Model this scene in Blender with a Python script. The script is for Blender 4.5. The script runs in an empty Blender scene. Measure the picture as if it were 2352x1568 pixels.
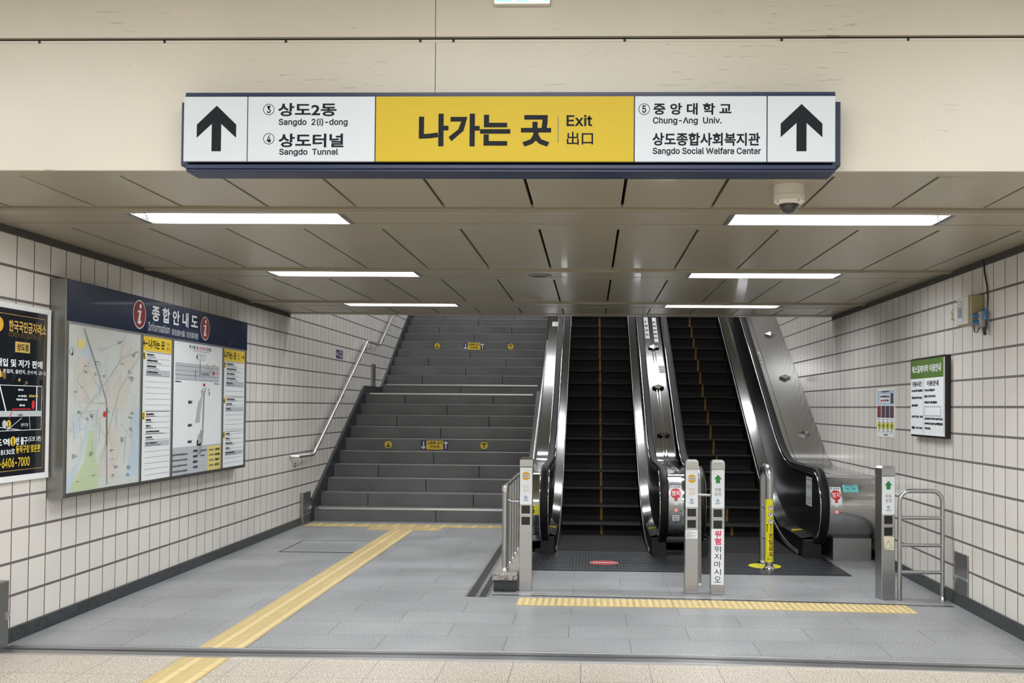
import bpy, bmesh, math, random
from mathutils import Vector, Matrix
random.seed(7)
sc = bpy.context.scene
C = sc.collection
PI = math.pi

# ---------------------------------------------------------------- camera, world, exposure
W_PX, H_PX = 2352, 1568
cam_d = bpy.data.cameras.new('camera'); cam = bpy.data.objects.new('camera', cam_d); C.objects.link(cam)
cam_d.sensor_fit = 'HORIZONTAL'; cam_d.sensor_width = 36.0
cam_d.lens = 2317.0 / W_PX * 36.0
cam_d.shift_x = -108.87 / W_PX
cam_d.shift_y = 101.60 / W_PX
cam_d.clip_start = 0.05; cam_d.clip_end = 200
_r = Vector((0.99947588, 0.03126776, 0.00838431)); _u = Vector((-0.00771231, -0.02155083, 0.99973801)); _w = Vector((-0.03144026, 0.99927868, 0.02129839))
m = Matrix.Identity(4)
for i in range(3):
    m[i][0] = _r[i]; m[i][1] = _u[i]; m[i][2] = -_w[i]
m[0][3], m[1][3], m[2][3] = 0, 0, 1.5
cam.matrix_world = m
sc.camera = cam

wd = bpy.data.worlds.new('world'); sc.world = wd; wd.use_nodes = True
wd.node_tree.nodes['Background'].inputs['Color'].default_value = (0.9, 0.95, 1.0, 1)
wd.node_tree.nodes['Background'].inputs['Strength'].default_value = 0.02
sc.view_settings.view_transform = 'Standard'; sc.view_settings.look = 'None'
sc.view_settings.gamma = 1.0; sc.view_settings.use_curve_mapping = False
sc.view_settings.exposure = 0.0
sc.cycles.use_denoising = True
sc.cycles.max_bounces = 8; sc.cycles.diffuse_bounces = 4; sc.cycles.glossy_bounces = 4
sc.cycles.sample_clamp_indirect = 4.0

def area(name, loc, sx, sy, power, color=(0.97, 0.99, 1.0), rot=(0, 0, 0)):
    l = bpy.data.lights.new(name, 'AREA'); l.shape = 'RECTANGLE'; l.size = sx; l.size_y = sy; l.energy = power; l.color = color
    o = bpy.data.objects.new(name, l); C.objects.link(o); o.location = loc; o.rotation_euler = rot
    return o
P_TUNNEL, P_HALL, P_UP = 42, 113, 88
LIGHT_SPOTS = [(-2.07, 5.86), (1.415, 5.86), (-2.07, 8.32), (1.415, 8.32), (-2.07, 10.84), (1.40, 10.84)]
for k, (x, y) in enumerate(LIGHT_SPOTS):
    area('tube_light', (x, y, 2.657), 1.18, 0.20, P_TUNNEL)
HALL_SPOTS = [(x, y) for y in (2.2, -0.9, -4.0) for x in (-4.2, -0.4, 3.4)]
for x, y in HALL_SPOTS:
    area('hall_light', (x, y, 3.685), 2.4, 0.22, P_HALL)
UP_SPOTS = [(-.4, y) for y in (13.4, 16.4, 19.6)]
for x, y in UP_SPOTS:
    area('upper_light', (x, y, 5.68), 5.6, 0.24, P_UP)

# ---------------------------------------------------------------- materials
def newmat(name):
    mt = bpy.data.materials.new(name); mt.use_nodes = True
    nt = mt.node_tree; b = nt.nodes['Principled BSDF']
    return mt, nt, b
def nd(nt, t, **kw):
    n = nt.nodes.new(t)
    for k, v in kw.items():
        setattr(n, k, v)
    return n
def srgb(r, g, b):
    f = lambda c: (c / 255 / 12.92) if c / 255 <= 0.04045 else ((c / 255 + 0.055) / 1.055) ** 2.4
    return (f(r), f(g), f(b), 1)
def plain(name, col, rough=0.5, metal=0.0, noise=0.0, nscale=8.0, coat=0.0, emit=None, estr=0.0, bump=0.0, bscale=60.0, stretch=None):
    mt, nt, b = newmat(name)
    b.inputs['Base Color'].default_value = col; b.inputs['Roughness'].default_value = rough; b.inputs['Metallic'].default_value = metal
    b.inputs['Coat Weight'].default_value = coat
    if emit:
        b.inputs['Emission Color'].default_value = emit; b.inputs['Emission Strength'].default_value = estr
    if noise or bump:
        tc = nd(nt, 'ShaderNodeTexCoord'); mp = nd(nt, 'ShaderNodeMapping')
        nt.links.new(tc.outputs['Object'], mp.inputs['Vector'])
        if stretch: mp.inputs['Scale'].default_value = stretch
    if noise:
        n = nd(nt, 'ShaderNodeTexNoise'); n.inputs['Scale'].default_value = nscale; n.inputs['Detail'].default_value = 6
        nt.links.new(mp.outputs['Vector'], n.inputs['Vector'])
        r = nd(nt, 'ShaderNodeMapRange'); r.inputs['To Min'].default_value = 1 - noise; r.inputs['To Max'].default_value = 1 + noise
        r.inputs['From Min'].default_value = 0.25; r.inputs['From Max'].default_value = 0.75
        nt.links.new(n.outputs['Fac'], r.inputs['Value'])
        mx = nd(nt, 'ShaderNodeVectorMath', operation='SCALE'); mx.inputs[0].default_value = col[:3]
        nt.links.new(r.outputs['Result'], mx.inputs['Scale']); nt.links.new(mx.outputs['Vector'], b.inputs['Base Color'])
    if bump:
        n2 = nd(nt, 'ShaderNodeTexNoise'); n2.inputs['Scale'].default_value = bscale; n2.inputs['Detail'].default_value = 3
        nt.links.new(mp.outputs['Vector'], n2.inputs['Vector'])
        bp = nd(nt, 'ShaderNodeBump'); bp.inputs['Strength'].default_value = bump; bp.inputs['Distance'].default_value = 0.01
        nt.links.new(n2.outputs['Fac'], bp.inputs['Height']); nt.links.new(bp.outputs['Normal'], b.inputs['Normal'])
    return mt
def math_node(nt, op, a, b=None, c=None):
    n = nd(nt, 'ShaderNodeMath', operation=op)
    for i, v in enumerate((a, b, c)):
        if v is None: continue
        if isinstance(v, (int, float)): n.inputs[i].default_value = v
        else: nt.links.new(v, n.inputs[i])
    return n.outputs[0]
def mixcol(nt, fac, a, b):
    n = nd(nt, 'ShaderNodeMix', data_type='RGBA')
    if isinstance(fac, (int, float)): n.inputs[0].default_value = fac
    else: nt.links.new(fac, n.inputs[0])
    for i, v in ((6, a), (7, b)):
        if isinstance(v, tuple): n.inputs[i].default_value = v
        else: nt.links.new(v, n.inputs[i])
    return n.outputs[2]
def world_xyz(nt):
    g = nd(nt, 'ShaderNodeNewGeometry'); s = nd(nt, 'ShaderNodeSeparateXYZ'); nt.links.new(g.outputs['Position'], s.inputs[0])
    return g.outputs['Position'], s.outputs[0], s.outputs[1], s.outputs[2]
def near_line(nt, v, off, per, w):
    """1 where v is within w/2 of off + k*per"""
    t = math_node(nt, 'PINGPONG', math_node(nt, 'ADD', v, -off + per * 1000), per / 2)
    return math_node(nt, 'LESS_THAN', t, w / 2)
def cell(nt, v, off, per):
    return math_node(nt, 'FLOOR', math_node(nt, 'DIVIDE', math_node(nt, 'SUBTRACT', v, off), per))
def wall_tile_mat():
    mt, nt, b = newmat('wall_tile')
    pos, x, y, z = world_xyz(nt)
    lv = near_line(nt, y, 6.24, 0.1995, 0.0088); lh = near_line(nt, z, 0.288, 0.2065, 0.017)
    gro = math_node(nt, 'MAXIMUM', lv, lh)
    cb = nd(nt, 'ShaderNodeCombineXYZ'); nt.links.new(cell(nt, y, 6.24, 0.1995), cb.inputs[0]); nt.links.new(cell(nt, z, 0.288, 0.2065), cb.inputs[1]); nt.links.new(x, cb.inputs[2])
    wn = nd(nt, 'ShaderNodeTexWhiteNoise'); nt.links.new(cb.outputs[0], wn.inputs[0])
    tint = mixcol(nt, wn.outputs['Value'], srgb(221, 217, 212), srgb(228, 224, 218))
    ns = nd(nt, 'ShaderNodeTexNoise'); ns.inputs['Scale'].default_value = 2.5; nt.links.new(pos, ns.inputs['Vector'])
    tint2 = mixcol(nt, math_node(nt, 'MULTIPLY', ns.outputs['Fac'], 0.18), tint, srgb(200, 195, 188))
    lines = mixcol(nt, lh, srgb(56, 51, 50), srgb(104, 98, 98))
    nt.links.new(mixcol(nt, gro, tint2, lines), b.inputs['Base Color'])
    nt.links.new(math_node(nt, 'ADD', math_node(nt, 'MULTIPLY', gro, 0.5), 0.22), b.inputs['Roughness'])
    bp = nd(nt, 'ShaderNodeBump'); bp.inputs['Strength'].default_value = 0.6; bp.inputs['Distance'].default_value = 0.004
    nz = nd(nt, 'ShaderNodeTexNoise'); nz.inputs['Scale'].default_value = 5; nt.links.new(pos, nz.inputs['Vector'])
    h = math_node(nt, 'ADD', math_node(nt, 'SUBTRACT', 1.0, gro), math_node(nt, 'MULTIPLY', nz.outputs['Fac'], 0.35))
    nt.links.new(h, bp.inputs['Height']); nt.links.new(bp.outputs['Normal'], b.inputs['Normal'])
    return mt
def granite_floor_mat():
    mt, nt, b = newmat('grey_granite_floor')
    pos, x, y, z = world_xyz(nt)
    row = cell(nt, y, 6.21, 0.3875); odd = math_node(nt, 'MODULO', math_node(nt, 'ADD', row, 1000), 2)
    xs = math_node(nt, 'ADD', x, math_node(nt, 'MULTIPLY', odd, 0.3955))
    lx = near_line(nt, xs, -0.532, 0.791, 0.005); ly = near_line(nt, y, 6.21, 0.3875, 0.005)
    gro = math_node(nt, 'MAXIMUM', lx, ly)
    cb = nd(nt, 'ShaderNodeCombineXYZ'); nt.links.new(cell(nt, xs, -0.532, 0.791), cb.inputs[0]); nt.links.new(row, cb.inputs[1])
    wn = nd(nt, 'ShaderNodeTexWhiteNoise'); nt.links.new(cb.outputs[0], wn.inputs[0])
    n1 = nd(nt, 'ShaderNodeTexNoise'); n1.inputs['Scale'].default_value = 95; n1.inputs['Detail'].default_value = 4; nt.links.new(pos, n1.inputs['Vector'])
    n2 = nd(nt, 'ShaderNodeTexNoise'); n2.inputs['Scale'].default_value = 1.6; n2.inputs['Detail'].default_value = 5; nt.links.new(pos, n2.inputs['Vector'])
    v = math_node(nt, 'ADD', math_node(nt, 'MULTIPLY', math_node(nt, 'SUBTRACT', n1.outputs['Fac'], 0.5), 2.0), math_node(nt, 'ADD', math_node(nt, 'MULTIPLY', wn.outputs['Value'], 0.14), math_node(nt, 'MULTIPLY', n2.outputs['Fac'], 0.5)))
    col = mixcol(nt, v, srgb(116, 118, 121), srgb(194, 197, 200))
    nt.links.new(mixcol(nt, math_node(nt, 'MULTIPLY', gro, 0.75), col, srgb(60, 60, 62)), b.inputs['Base Color'])
    nt.links.new(math_node(nt, 'ADD', math_node(nt, 'MULTIPLY', n2.outputs['Fac'], 0.2), 0.28), b.inputs['Roughness'])
    return mt
def speckled_floor_mat():
    mt, nt, b = newmat('speckled_granite_floor')
    pos, x, y, z = world_xyz(nt)
    lx = near_line(nt, x, -0.443, 0.3955, 0.004); ly = near_line(nt, y, 5.55, 0.3955, 0.004)
    gro = math_node(nt, 'MAXIMUM', lx, ly)
    cb = nd(nt, 'ShaderNodeCombineXYZ'); nt.links.new(cell(nt, x, -0.443, 0.791), cb.inputs[0]); nt.links.new(cell(nt, y, 5.55, 1.582), cb.inputs[1])
    wn = nd(nt, 'ShaderNodeTexWhiteNoise'); nt.links.new(cb.outputs[0], wn.inputs[0])
    grey = math_node(nt, 'GREATER_THAN', wn.outputs['Value'], 0.72)
    vo = nd(nt, 'ShaderNodeTexVoronoi'); vo.inputs['Scale'].default_value = 130; nt.links.new(pos, vo.inputs['Vector'])
    n1 = nd(nt, 'ShaderNodeTexNoise'); n1.inputs['Scale'].default_value = 105; n1.inputs['Detail'].default_value = 3; nt.links.new(pos, n1.inputs['Vector'])
    sp = nd(nt, 'ShaderNodeSeparateColor'); nt.links.new(vo.outputs['Color'], sp.inputs[0])
    base = mixcol(nt, sp.outputs[0], srgb(184, 173, 158), srgb(216, 207, 195))
    baseg = mixcol(nt, sp.outputs[0], srgb(172, 170, 165), srgb(202, 201, 196))
    bb = mixcol(nt, grey, base, baseg)
    dark = math_node(nt, 'LESS_THAN', n1.outputs['Fac'], math_node(nt, 'SUBTRACT', 0.455, math_node(nt, 'MULTIPLY', grey, 0.05)))
    c2 = mixcol(nt, math_node(nt, 'MULTIPLY', dark, 0.75), bb, srgb(92, 84, 76))
    nt.links.new(mixcol(nt, math_node(nt, 'MULTIPLY', gro, 0.8), c2, srgb(70, 66, 62)), b.inputs['Base Color'])
    b.inputs['Roughness'].default_value = 0.35
    return mt
def speckle(name, c1, c2, scale=140, rough=0.45, thr=0.47):
    mt, nt, b = newmat(name)
    tc = nd(nt, 'ShaderNodeTexCoord')
    n = nd(nt, 'ShaderNodeTexNoise'); n.inputs['Scale'].default_value = scale; n.inputs['Detail'].default_value = 4; nt.links.new(tc.outputs['Object'], n.inputs['Vector'])
    n2 = nd(nt, 'ShaderNodeTexNoise'); n2.inputs['Scale'].default_value = 2.2; n2.inputs['Detail'].default_value = 5; nt.links.new(tc.outputs['Object'], n2.inputs['Vector'])
    r = nd(nt, 'ShaderNodeMapRange'); r.inputs['From Min'].default_value = thr - 0.14; r.inputs['From Max'].default_value = thr + 0.14
    nt.links.new(math_node(nt, 'ADD', n.outputs['Fac'], math_node(nt, 'MULTIPLY', math_node(nt, 'SUBTRACT', n2.outputs['Fac'], 0.5), 0.25)), r.inputs['Value'])
    nt.links.new(mixcol(nt, r.outputs['Result'], c1, c2), b.inputs['Base Color'])
    b.inputs['Roughness'].default_value = rough
    return mt
def ribbed(name, col, rough, metal, axis, per, depth=0.5, yper=None):
    """metal with fine parallel grooves (step cleats, comb plates)"""
    mt, nt, b = newmat(name)
    pos, x, y, z = world_xyz(nt)
    v = (x, y, z)[axis]
    t = math_node(nt, 'PINGPONG', math_node(nt, 'ADD', v, 100.0), per / 2)
    g = math_node(nt, 'GREATER_THAN', t, per / 4)
    if yper:
        g = math_node(nt, 'MULTIPLY', g, math_node(nt, 'GREATER_THAN', math_node(nt, 'PINGPONG', math_node(nt, 'ADD', y, 100.0), yper / 2), yper / 7))
    ns = nd(nt, 'ShaderNodeTexNoise'); ns.inputs['Scale'].default_value = 6; ns.inputs['Detail'].default_value = 6; nt.links.new(pos, ns.inputs['Vector'])
    dk = tuple(c * 0.35 for c in col[:3]) + (1,)
    lt = tuple(min(1, c * 1.5) for c in col[:3]) + (1,)
    nt.links.new(mixcol(nt, g, dk, mixcol(nt, ns.outputs['Fac'], col, lt)), b.inputs['Base Color'])
    b.inputs['Roughness'].default_value = rough; b.inputs['Metallic'].default_value = metal
    bp = nd(nt, 'ShaderNodeBump'); bp.inputs['Strength'].default_value = depth; bp.inputs['Distance'].default_value = 0.006
    nt.links.new(g, bp.inputs['Height']); nt.links.new(bp.outputs['Normal'], b.inputs['Normal'])
    return mt

M = {}
M['tile'] = wall_tile_mat(); M['floor'] = granite_floor_mat(); M['floor_front'] = speckled_floor_mat()
M['header'] = plain('beige_wall_panel', srgb(202, 196, 182), 0.38, 0, 0.05, 1.3, bump=0.05, bscale=1.2)
def scratched(mt, sx, sz, thr, amount, col):
    nt = mt.node_tree; b = nt.nodes['Principled BSDF']; src = b.inputs['Base Color'].links[0].from_socket
    g = nd(nt, 'ShaderNodeNewGeometry'); mp = nd(nt, 'ShaderNodeMapping'); mp.inputs['Scale'].default_value = (sx, 1, sz); nt.links.new(g.outputs['Position'], mp.inputs['Vector'])
    n = nd(nt, 'ShaderNodeTexNoise'); n.inputs['Scale'].default_value = 1; n.inputs['Detail'].default_value = 2; nt.links.new(mp.outputs['Vector'], n.inputs['Vector'])
    big = nd(nt, 'ShaderNodeTexNoise'); big.inputs['Scale'].default_value = 1.1; nt.links.new(g.outputs['Position'], big.inputs['Vector'])
    k = math_node(nt, 'MULTIPLY', math_node(nt, 'GREATER_THAN', n.outputs['Fac'], thr), math_node(nt, 'MULTIPLY', math_node(nt, 'GREATER_THAN', big.outputs['Fac'], 0.56), amount))
    nt.links.new(mixcol(nt, k, src, col), b.inputs['Base Color'])
scratched(M['header'], 7, 130, .69, .45, srgb(120, 108, 92))
M['ceil'] = plain('beige_ceiling_panel', srgb(157, 149, 130), 0.33, 0, 0.035, 1.5, coat=0.12, bump=0.05, bscale=0.9)
M['ceil_trim'] = plain('beige_ceiling_trim', srgb(156, 147, 128), 0.3, 0, 0.03, 2)
M['gap'] = plain('dark_gap', srgb(22, 20, 18), 0.8)
M['shadow'] = plain('dark_grey_trim_shade', srgb(70, 68, 66), 0.6)  # dark ceiling trim, painted shadow strip, and the speaker grille's own grey
M['base'] = speckle('black_granite', srgb(22, 25, 27), srgb(52, 57, 60), 30, 0.3)
M['stair'] = speckle('dark_grey_granite', srgb(70, 71, 72), srgb(122, 123, 124), 160, 0.55)
M['curb'] = speckle('salt_and_pepper_granite', srgb(66, 62, 58), srgb(186, 178, 170), 95, 0.4)
M['steel'] = plain('brushed_steel', (0.47, 0.475, 0.48, 1), 0.3, 1.0, 0.06, 3, bump=0.03, bscale=25, stretch=(1, 1, 8))
M['steel_d'] = plain('dull_steel', (0.36, 0.36, 0.365, 1), 0.4, 1.0, 0.08, 4)
M['deck'] = plain('polished_steel', (0.56, 0.565, 0.575, 1), 0.12, 1.0, 0.04, 2)
M['deck_b'] = plain('brushed_deck_steel', (0.46, 0.455, 0.445, 1), 0.17, 1.0, 0.06, 1.5)
M['chrome'] = plain('chrome', (0.78, 0.78, 0.79, 1), 0.09, 1.0)
M['alu'] = plain('aluminium_edge', (0.72, 0.72, 0.73, 1), 0.3, 1.0)
M['track'] = plain('shutter_track_steel', (0.40, 0.41, 0.43, 1), 0.28, 1.0, 0.08, 3)
M['track_d'] = plain('shutter_track_groove', srgb(42, 44, 49), 0.4, 0.3)
M['frame'] = plain('grey_metal_frame', (0.30, 0.30, 0.29, 1), 0.4, 1.0)
M['rubber'] = plain('black_rubber', srgb(10, 11, 12), 0.5)
M['rubber'].node_tree.nodes['Principled BSDF'].inputs['Specular IOR Level'].default_value = 0.25
M['panel'] = plain('black_panel', srgb(14, 15, 17), 0.5)
M['panel'].node_tree.nodes['Principled BSDF'].inputs['Specular IOR Level'].default_value = 0.16
M['black'] = plain('black_plastic', srgb(16, 17, 18), 0.4)
M['dark_glass'] = plain('dark_sensor_window', srgb(10, 16, 16), 0.12)
M['step'] = ribbed('black_step_cleats', srgb(20, 21, 22), 0.5, 0.3, 0, 0.012)
M['nose'] = plain('worn_step_edge_glint', srgb(60, 62, 64), 0.5, 0.5, 0.5, 12)  # lighter edge: wear and its reflection painted together
M['plate'] = ribbed('ribbed_floor_plate', srgb(92, 96, 102), 0.36, 0.7, 0, 0.030, 0.6, 0.16)
M['plate_edge'] = plain('plate_edge_metal', srgb(80, 82, 86), 0.4, 0.8)
M['navy'] = plain('navy_metal', srgb(11, 29, 64), 0.4, 0.0, 0.08, 6)
M['navy_d'] = plain('navy_vinyl', srgb(9, 26, 60), 0.25, 0, coat=0.1)
M['white'] = plain('white_sign_face', srgb(232, 237, 242), 0.3)
M['sign_white'] = plain('overhead_sign_white', srgb(196, 203, 209), 0.5)
M['sign_yellow'] = plain('overhead_sign_yellow', srgb(190, 164, 38), 0.5)
for q_ in ('sign_white', 'sign_yellow'): M[q_].node_tree.nodes['Principled BSDF'].inputs['Specular IOR Level'].default_value = 0.25
M['paper'] = plain('white_paper', srgb(230, 234, 238), 0.5)
M['yellow'] = plain('sign_yellow', srgb(232, 200, 62), 0.32)
M['ink'] = plain('dark_ink', srgb(26, 29, 34), 0.6)
M['ink'].node_tree.nodes['Principled BSDF'].inputs['Specular IOR Level'].default_value = 0.15
M['ink2'] = plain('grey_ink', srgb(92, 96, 102), 0.6)
M['tactile'] = plain('tactile_yellow', srgb(192, 170, 118), 0.5, 0, 0.05, 9)
M['tactile_l'] = plain('tactile_yellow_worn_ridge', srgb(212, 192, 142), 0.5)
M['tactile_d'] = plain('tactile_joint', srgb(150, 118, 60), 0.7)
M['lamp_white'] = plain('white_enamel', srgb(235, 238, 240), 0.35)
M['end_shade'] = plain('grey_end_shade', srgb(104, 102, 98), 0.5)
M['tube'] = plain('glowing_tube', srgb(255, 255, 255), 0.4, emit=(1, 0.99, 0.97, 1), estr=9.0)
M['exit_glow'] = plain('lit_exit_face', srgb(150, 240, 230), 0.4, emit=(0.30, 0.86, 0.80, 1), estr=1.0)
M['exit_glow_w'] = plain('lit_exit_white', srgb(255, 255, 255), 0.4, emit=(1, 1, 1, 1), estr=1.3)
M['off_white'] = plain('off_white_plastic', srgb(216, 212, 202), 0.4)
M['red'] = plain('sign_red', srgb(206, 40, 44), 0.4)
M['maroon'] = plain('info_maroon', srgb(128, 38, 36), 0.35)
M['dome'] = plain('smoked_dome', srgb(24, 24, 26), 0.06, 0, coat=0.6)
M['red_led'] = plain('red_indicator', srgb(255, 60, 60), 0.4, emit=(1, 0.08, 0.08, 1), estr=3.0)
M['pink'] = plain('warning_pink_red', srgb(214, 58, 96), 0.5)
M['green'] = plain('arrow_green', srgb(26, 132, 56), 0.45)
M['olive'] = plain('notice_green', srgb(80, 112, 42), 0.4)
M['teal'] = plain('teal_sticker', srgb(112, 198, 198), 0.45)
M['orange'] = plain('lettering_amber', srgb(222, 166, 44), 0.5)
M['blue'] = plain('emblem_blue', srgb(46, 112, 172), 0.45)
M['purple'] = plain('sticker_purple', srgb(58, 44, 96), 0.45)
M['lemon'] = plain('wrap_yellow', srgb(226, 222, 40), 0.4)
M['beige_box'] = plain('olive_beige_plastic', srgb(150, 145, 108), 0.45)
M['grey_box'] = plain('grey_plastic', srgb(150, 150, 150), 0.5)
M['blue_plastic'] = plain('blue_plastic', srgb(40, 110, 170), 0.35)
M['cream'] = plain('cream_paper', srgb(228, 220, 196), 0.6)
M['poster'] = plain('poster_black', srgb(20, 25, 32), 0.18, coat=0.4)
M['gold'] = plain('poster_gold', srgb(206, 172, 90), 0.4)
M['gold_d'] = plain('poster_dark_gold', srgb(120, 92, 42), 0.4)
M['map'] = plain('map_ground', srgb(208, 213, 210), 0.25, 0, 0.03, 4)
M['map_g'] = plain('map_green', srgb(188, 207, 168), 0.3)
M['map_b'] = plain('map_blue', srgb(190, 205, 218), 0.3)
M['map_p'] = plain('map_pink', srgb(209, 205, 198), 0.3)
M['map_r'] = plain('map_road', srgb(186, 194, 192), 0.3)
M['map_rd'] = plain('map_rail', srgb(152, 161, 163), 0.3)
M['grey_l'] = plain('print_light_grey', srgb(186, 192, 200), 0.4)
M['sky_l'] = plain('print_light_blue', srgb(176, 206, 230), 0.4)
M['photo'] = plain('print_dark_photo', srgb(86, 70, 84), 0.4, 0, 0.5, 30)
M['photo_r'] = plain('print_red_photo', srgb(130, 66, 74), 0.4, 0, 0.5, 30)
M['pale_y'] = plain('print_pale_yellow', srgb(226, 210, 128), 0.4)
M['plan'] = plain('print_plan_grey', srgb(178, 186, 178), 0.4)

# ---------------------------------------------------------------- mesh helpers
class MB:
    def __init__(s): s.v = []; s.f = []; s.m = []; s.slots = []
    def slot(s, mat):
        if mat not in s.slots: s.slots.append(mat)
        return s.slots.index(mat)
    def add(s, vs, fs, mat):
        b = len(s.v); k = s.slot(mat); s.v += [tuple(p) for p in vs]
        for f in fs: s.f.append(tuple(b + i for i in f)); s.m.append(k)
    def box(s, x0, x1, y0, y1, z0, z1, mat):
        x0, x1 = sorted((x0, x1)); y0, y1 = sorted((y0, y1)); z0, z1 = sorted((z0, z1))
        vs = [(x, y, z) for x in (x0, x1) for y in (y0, y1) for z in (z0, z1)]
        s.add(vs, [(0, 1, 3, 2), (4, 6, 7, 5), (0, 4, 5, 1), (2, 3, 7, 6), (0, 2, 6, 4), (1, 5, 7, 3)], mat)
    def prism_x(s, poly, x0, x1, mat, cap=True):
        """poly of (y, z), extruded along x"""
        n = len(poly); vs = [(x0, y, z) for y, z in poly] + [(x1, y, z) for y, z in poly]
        fs = [(i, (i + 1) % n, n + (i + 1) % n, n + i) for i in range(n)]
        if cap: fs += [tuple(range(n - 1, -1, -1)), tuple(range(n, 2 * n))]
        s.add(vs, fs, mat)
    def prism_z(s, poly, z0, z1, mat):
        n = len(poly); vs = [(x, y, z0) for x, y in poly] + [(x, y, z1) for x, y in poly]
        s.add(vs, [(i, (i + 1) % n, n + (i + 1) % n, n + i) for i in range(n)] + [tuple(range(n - 1, -1, -1)), tuple(range(n, 2 * n))], mat)
    def strip(s, a, b, mat):
        n = len(a); s.add(list(a) + list(b), [(i, i + 1, n + i + 1, n + i) for i in range(n - 1)], mat)
    def tube(s, path, r, mat, n=12, cap=True):
        pts = [Vector(p) for p in path]; rings = []
        t0 = (pts[1] - pts[0]).normalized()
        nrm = t0.orthogonal().normalized()
        for i, p in enumerate(pts):
            a = pts[max(i - 1, 0)]; c = pts[min(i + 1, len(pts) - 1)]
            t = (c - a).normalized()
            nrm = (nrm - t * nrm.dot(t)).normalized(); bn = t.cross(nrm)
            rr = r if not isinstance(r, (list, tuple)) else r[i]
            rings.append([p + (nrm * math.cos(2 * PI * k / n) + bn * math.sin(2 * PI * k / n)) * rr for k in range(n)])
        vs = [q for ring in rings for q in ring]; fs = []
        for i in range(len(pts) - 1):
            for k in range(n): fs.append((i * n + k, i * n + (k + 1) % n, (i + 1) * n + (k + 1) % n, (i + 1) * n + k))
        if cap: fs += [tuple(range(n - 1, -1, -1)), tuple((len(pts) - 1) * n + k for k in range(n))]
        s.add(vs, fs, mat)
    def sweep_yz(s, path, x, prof, mat):
        """path of (y, z); closed profile of (dx, dn), dn along the path's left normal"""
        n = len(prof); vs = []
        for i, (y, z) in enumerate(path):
            a = path[max(i - 1, 0)]; c = path[min(i + 1, len(path) - 1)]
            ty, tz = c[0] - a[0], c[1] - a[1]; l = math.hypot(ty, tz); ny, nz = -tz / l, ty / l
            for dx, dn in prof: vs.append((x + dx, y + ny * dn, z + nz * dn))
        fs = [(i * n + k, i * n + (k + 1) % n, (i + 1) * n + (k + 1) % n, (i + 1) * n + k) for i in range(len(path) - 1) for k in range(n)]
        e = (len(path) - 1) * n
        fs += [tuple(range(n - 1, -1, -1)), tuple(e + k for k in range(n))]
        s.add(vs, fs, mat)
    def lathe(s, cx, cy, prof, mat, n=24):
        """prof of (r, z)"""
        vs = []
        for r, z in prof:
            for k in range(n): vs.append((cx + r * math.cos(2 * PI * k / n), cy + r * math.sin(2 * PI * k / n), z))
        fs = [(i * n + k, i * n + (k + 1) % n, (i + 1) * n + (k + 1) % n, (i + 1) * n + k) for i in range(len(prof) - 1) for k in range(n)]
        fs += [tuple(range(n - 1, -1, -1)), tuple((len(prof) - 1) * n + k for k in range(n))]
        s.add(vs, fs, mat)
    def build(s, name, parent=None, local=False, smooth=False, bevel=0.0, angle=35, label=None):
        org = Vector((0, 0, 0))
        if parent is not None and not local:
            p = parent
            while p is not None: org += p.location; p = p.parent
        me = bpy.data.meshes.new(name)
        me.from_pydata([tuple(Vector(v) - org) for v in s.v], [], s.f)
        for mt in s.slots: me.materials.append(M[mt])
        me.polygons.foreach_set('material_index', s.m)
        if not isinstance(s, Flat):
            bm = bmesh.new(); bm.from_mesh(me); bmesh.ops.recalc_face_normals(bm, faces=bm.faces); bm.to_mesh(me); bm.free()
        me.update()
        if smooth:
            me.polygons.foreach_set('use_smooth', [True] * len(me.polygons)); me.set_sharp_from_angle(angle=math.radians(angle))
        o = bpy.data.objects.new(name, me); C.objects.link(o)
        if parent is not None: o.parent = parent
        if bevel:
            md = o.modifiers.new('edge', 'BEVEL'); md.width = bevel; md.segments = 2; md.limit_method = 'ANGLE'; md.angle_limit = math.radians(40)
        if label: o['label'] = label
        return o
def one(name, mat, parent, *boxes, **kw):
    mb = MB()
    for b in boxes: mb.box(*b, mat)
    return mb.build(name, parent, **kw)
def tag(o, label, cat, group=None):
    o['label'] = label; o['category'] = cat
    if group: o['group'] = group
    return o
def thing(name, label, cat, loc, group=None, rot=0.0):
    o = bpy.data.objects.new(name, None); C.objects.link(o); o.empty_display_size = 0.1
    o.location = loc; o.rotation_euler = (0, 0, rot)
    return tag(o, label, cat, group)
def structure(o): o['kind'] = 'structure'; return o
def dup(root, loc, label):
    r = root.copy(); C.objects.link(r); r.location = loc; r['label'] = label
    for ch in list(root.children):
        c = ch.copy(); C.objects.link(c); c.parent = r
        for g in list(ch.children):
            d = g.copy(); C.objects.link(d); d.parent = c
    return r

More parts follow.
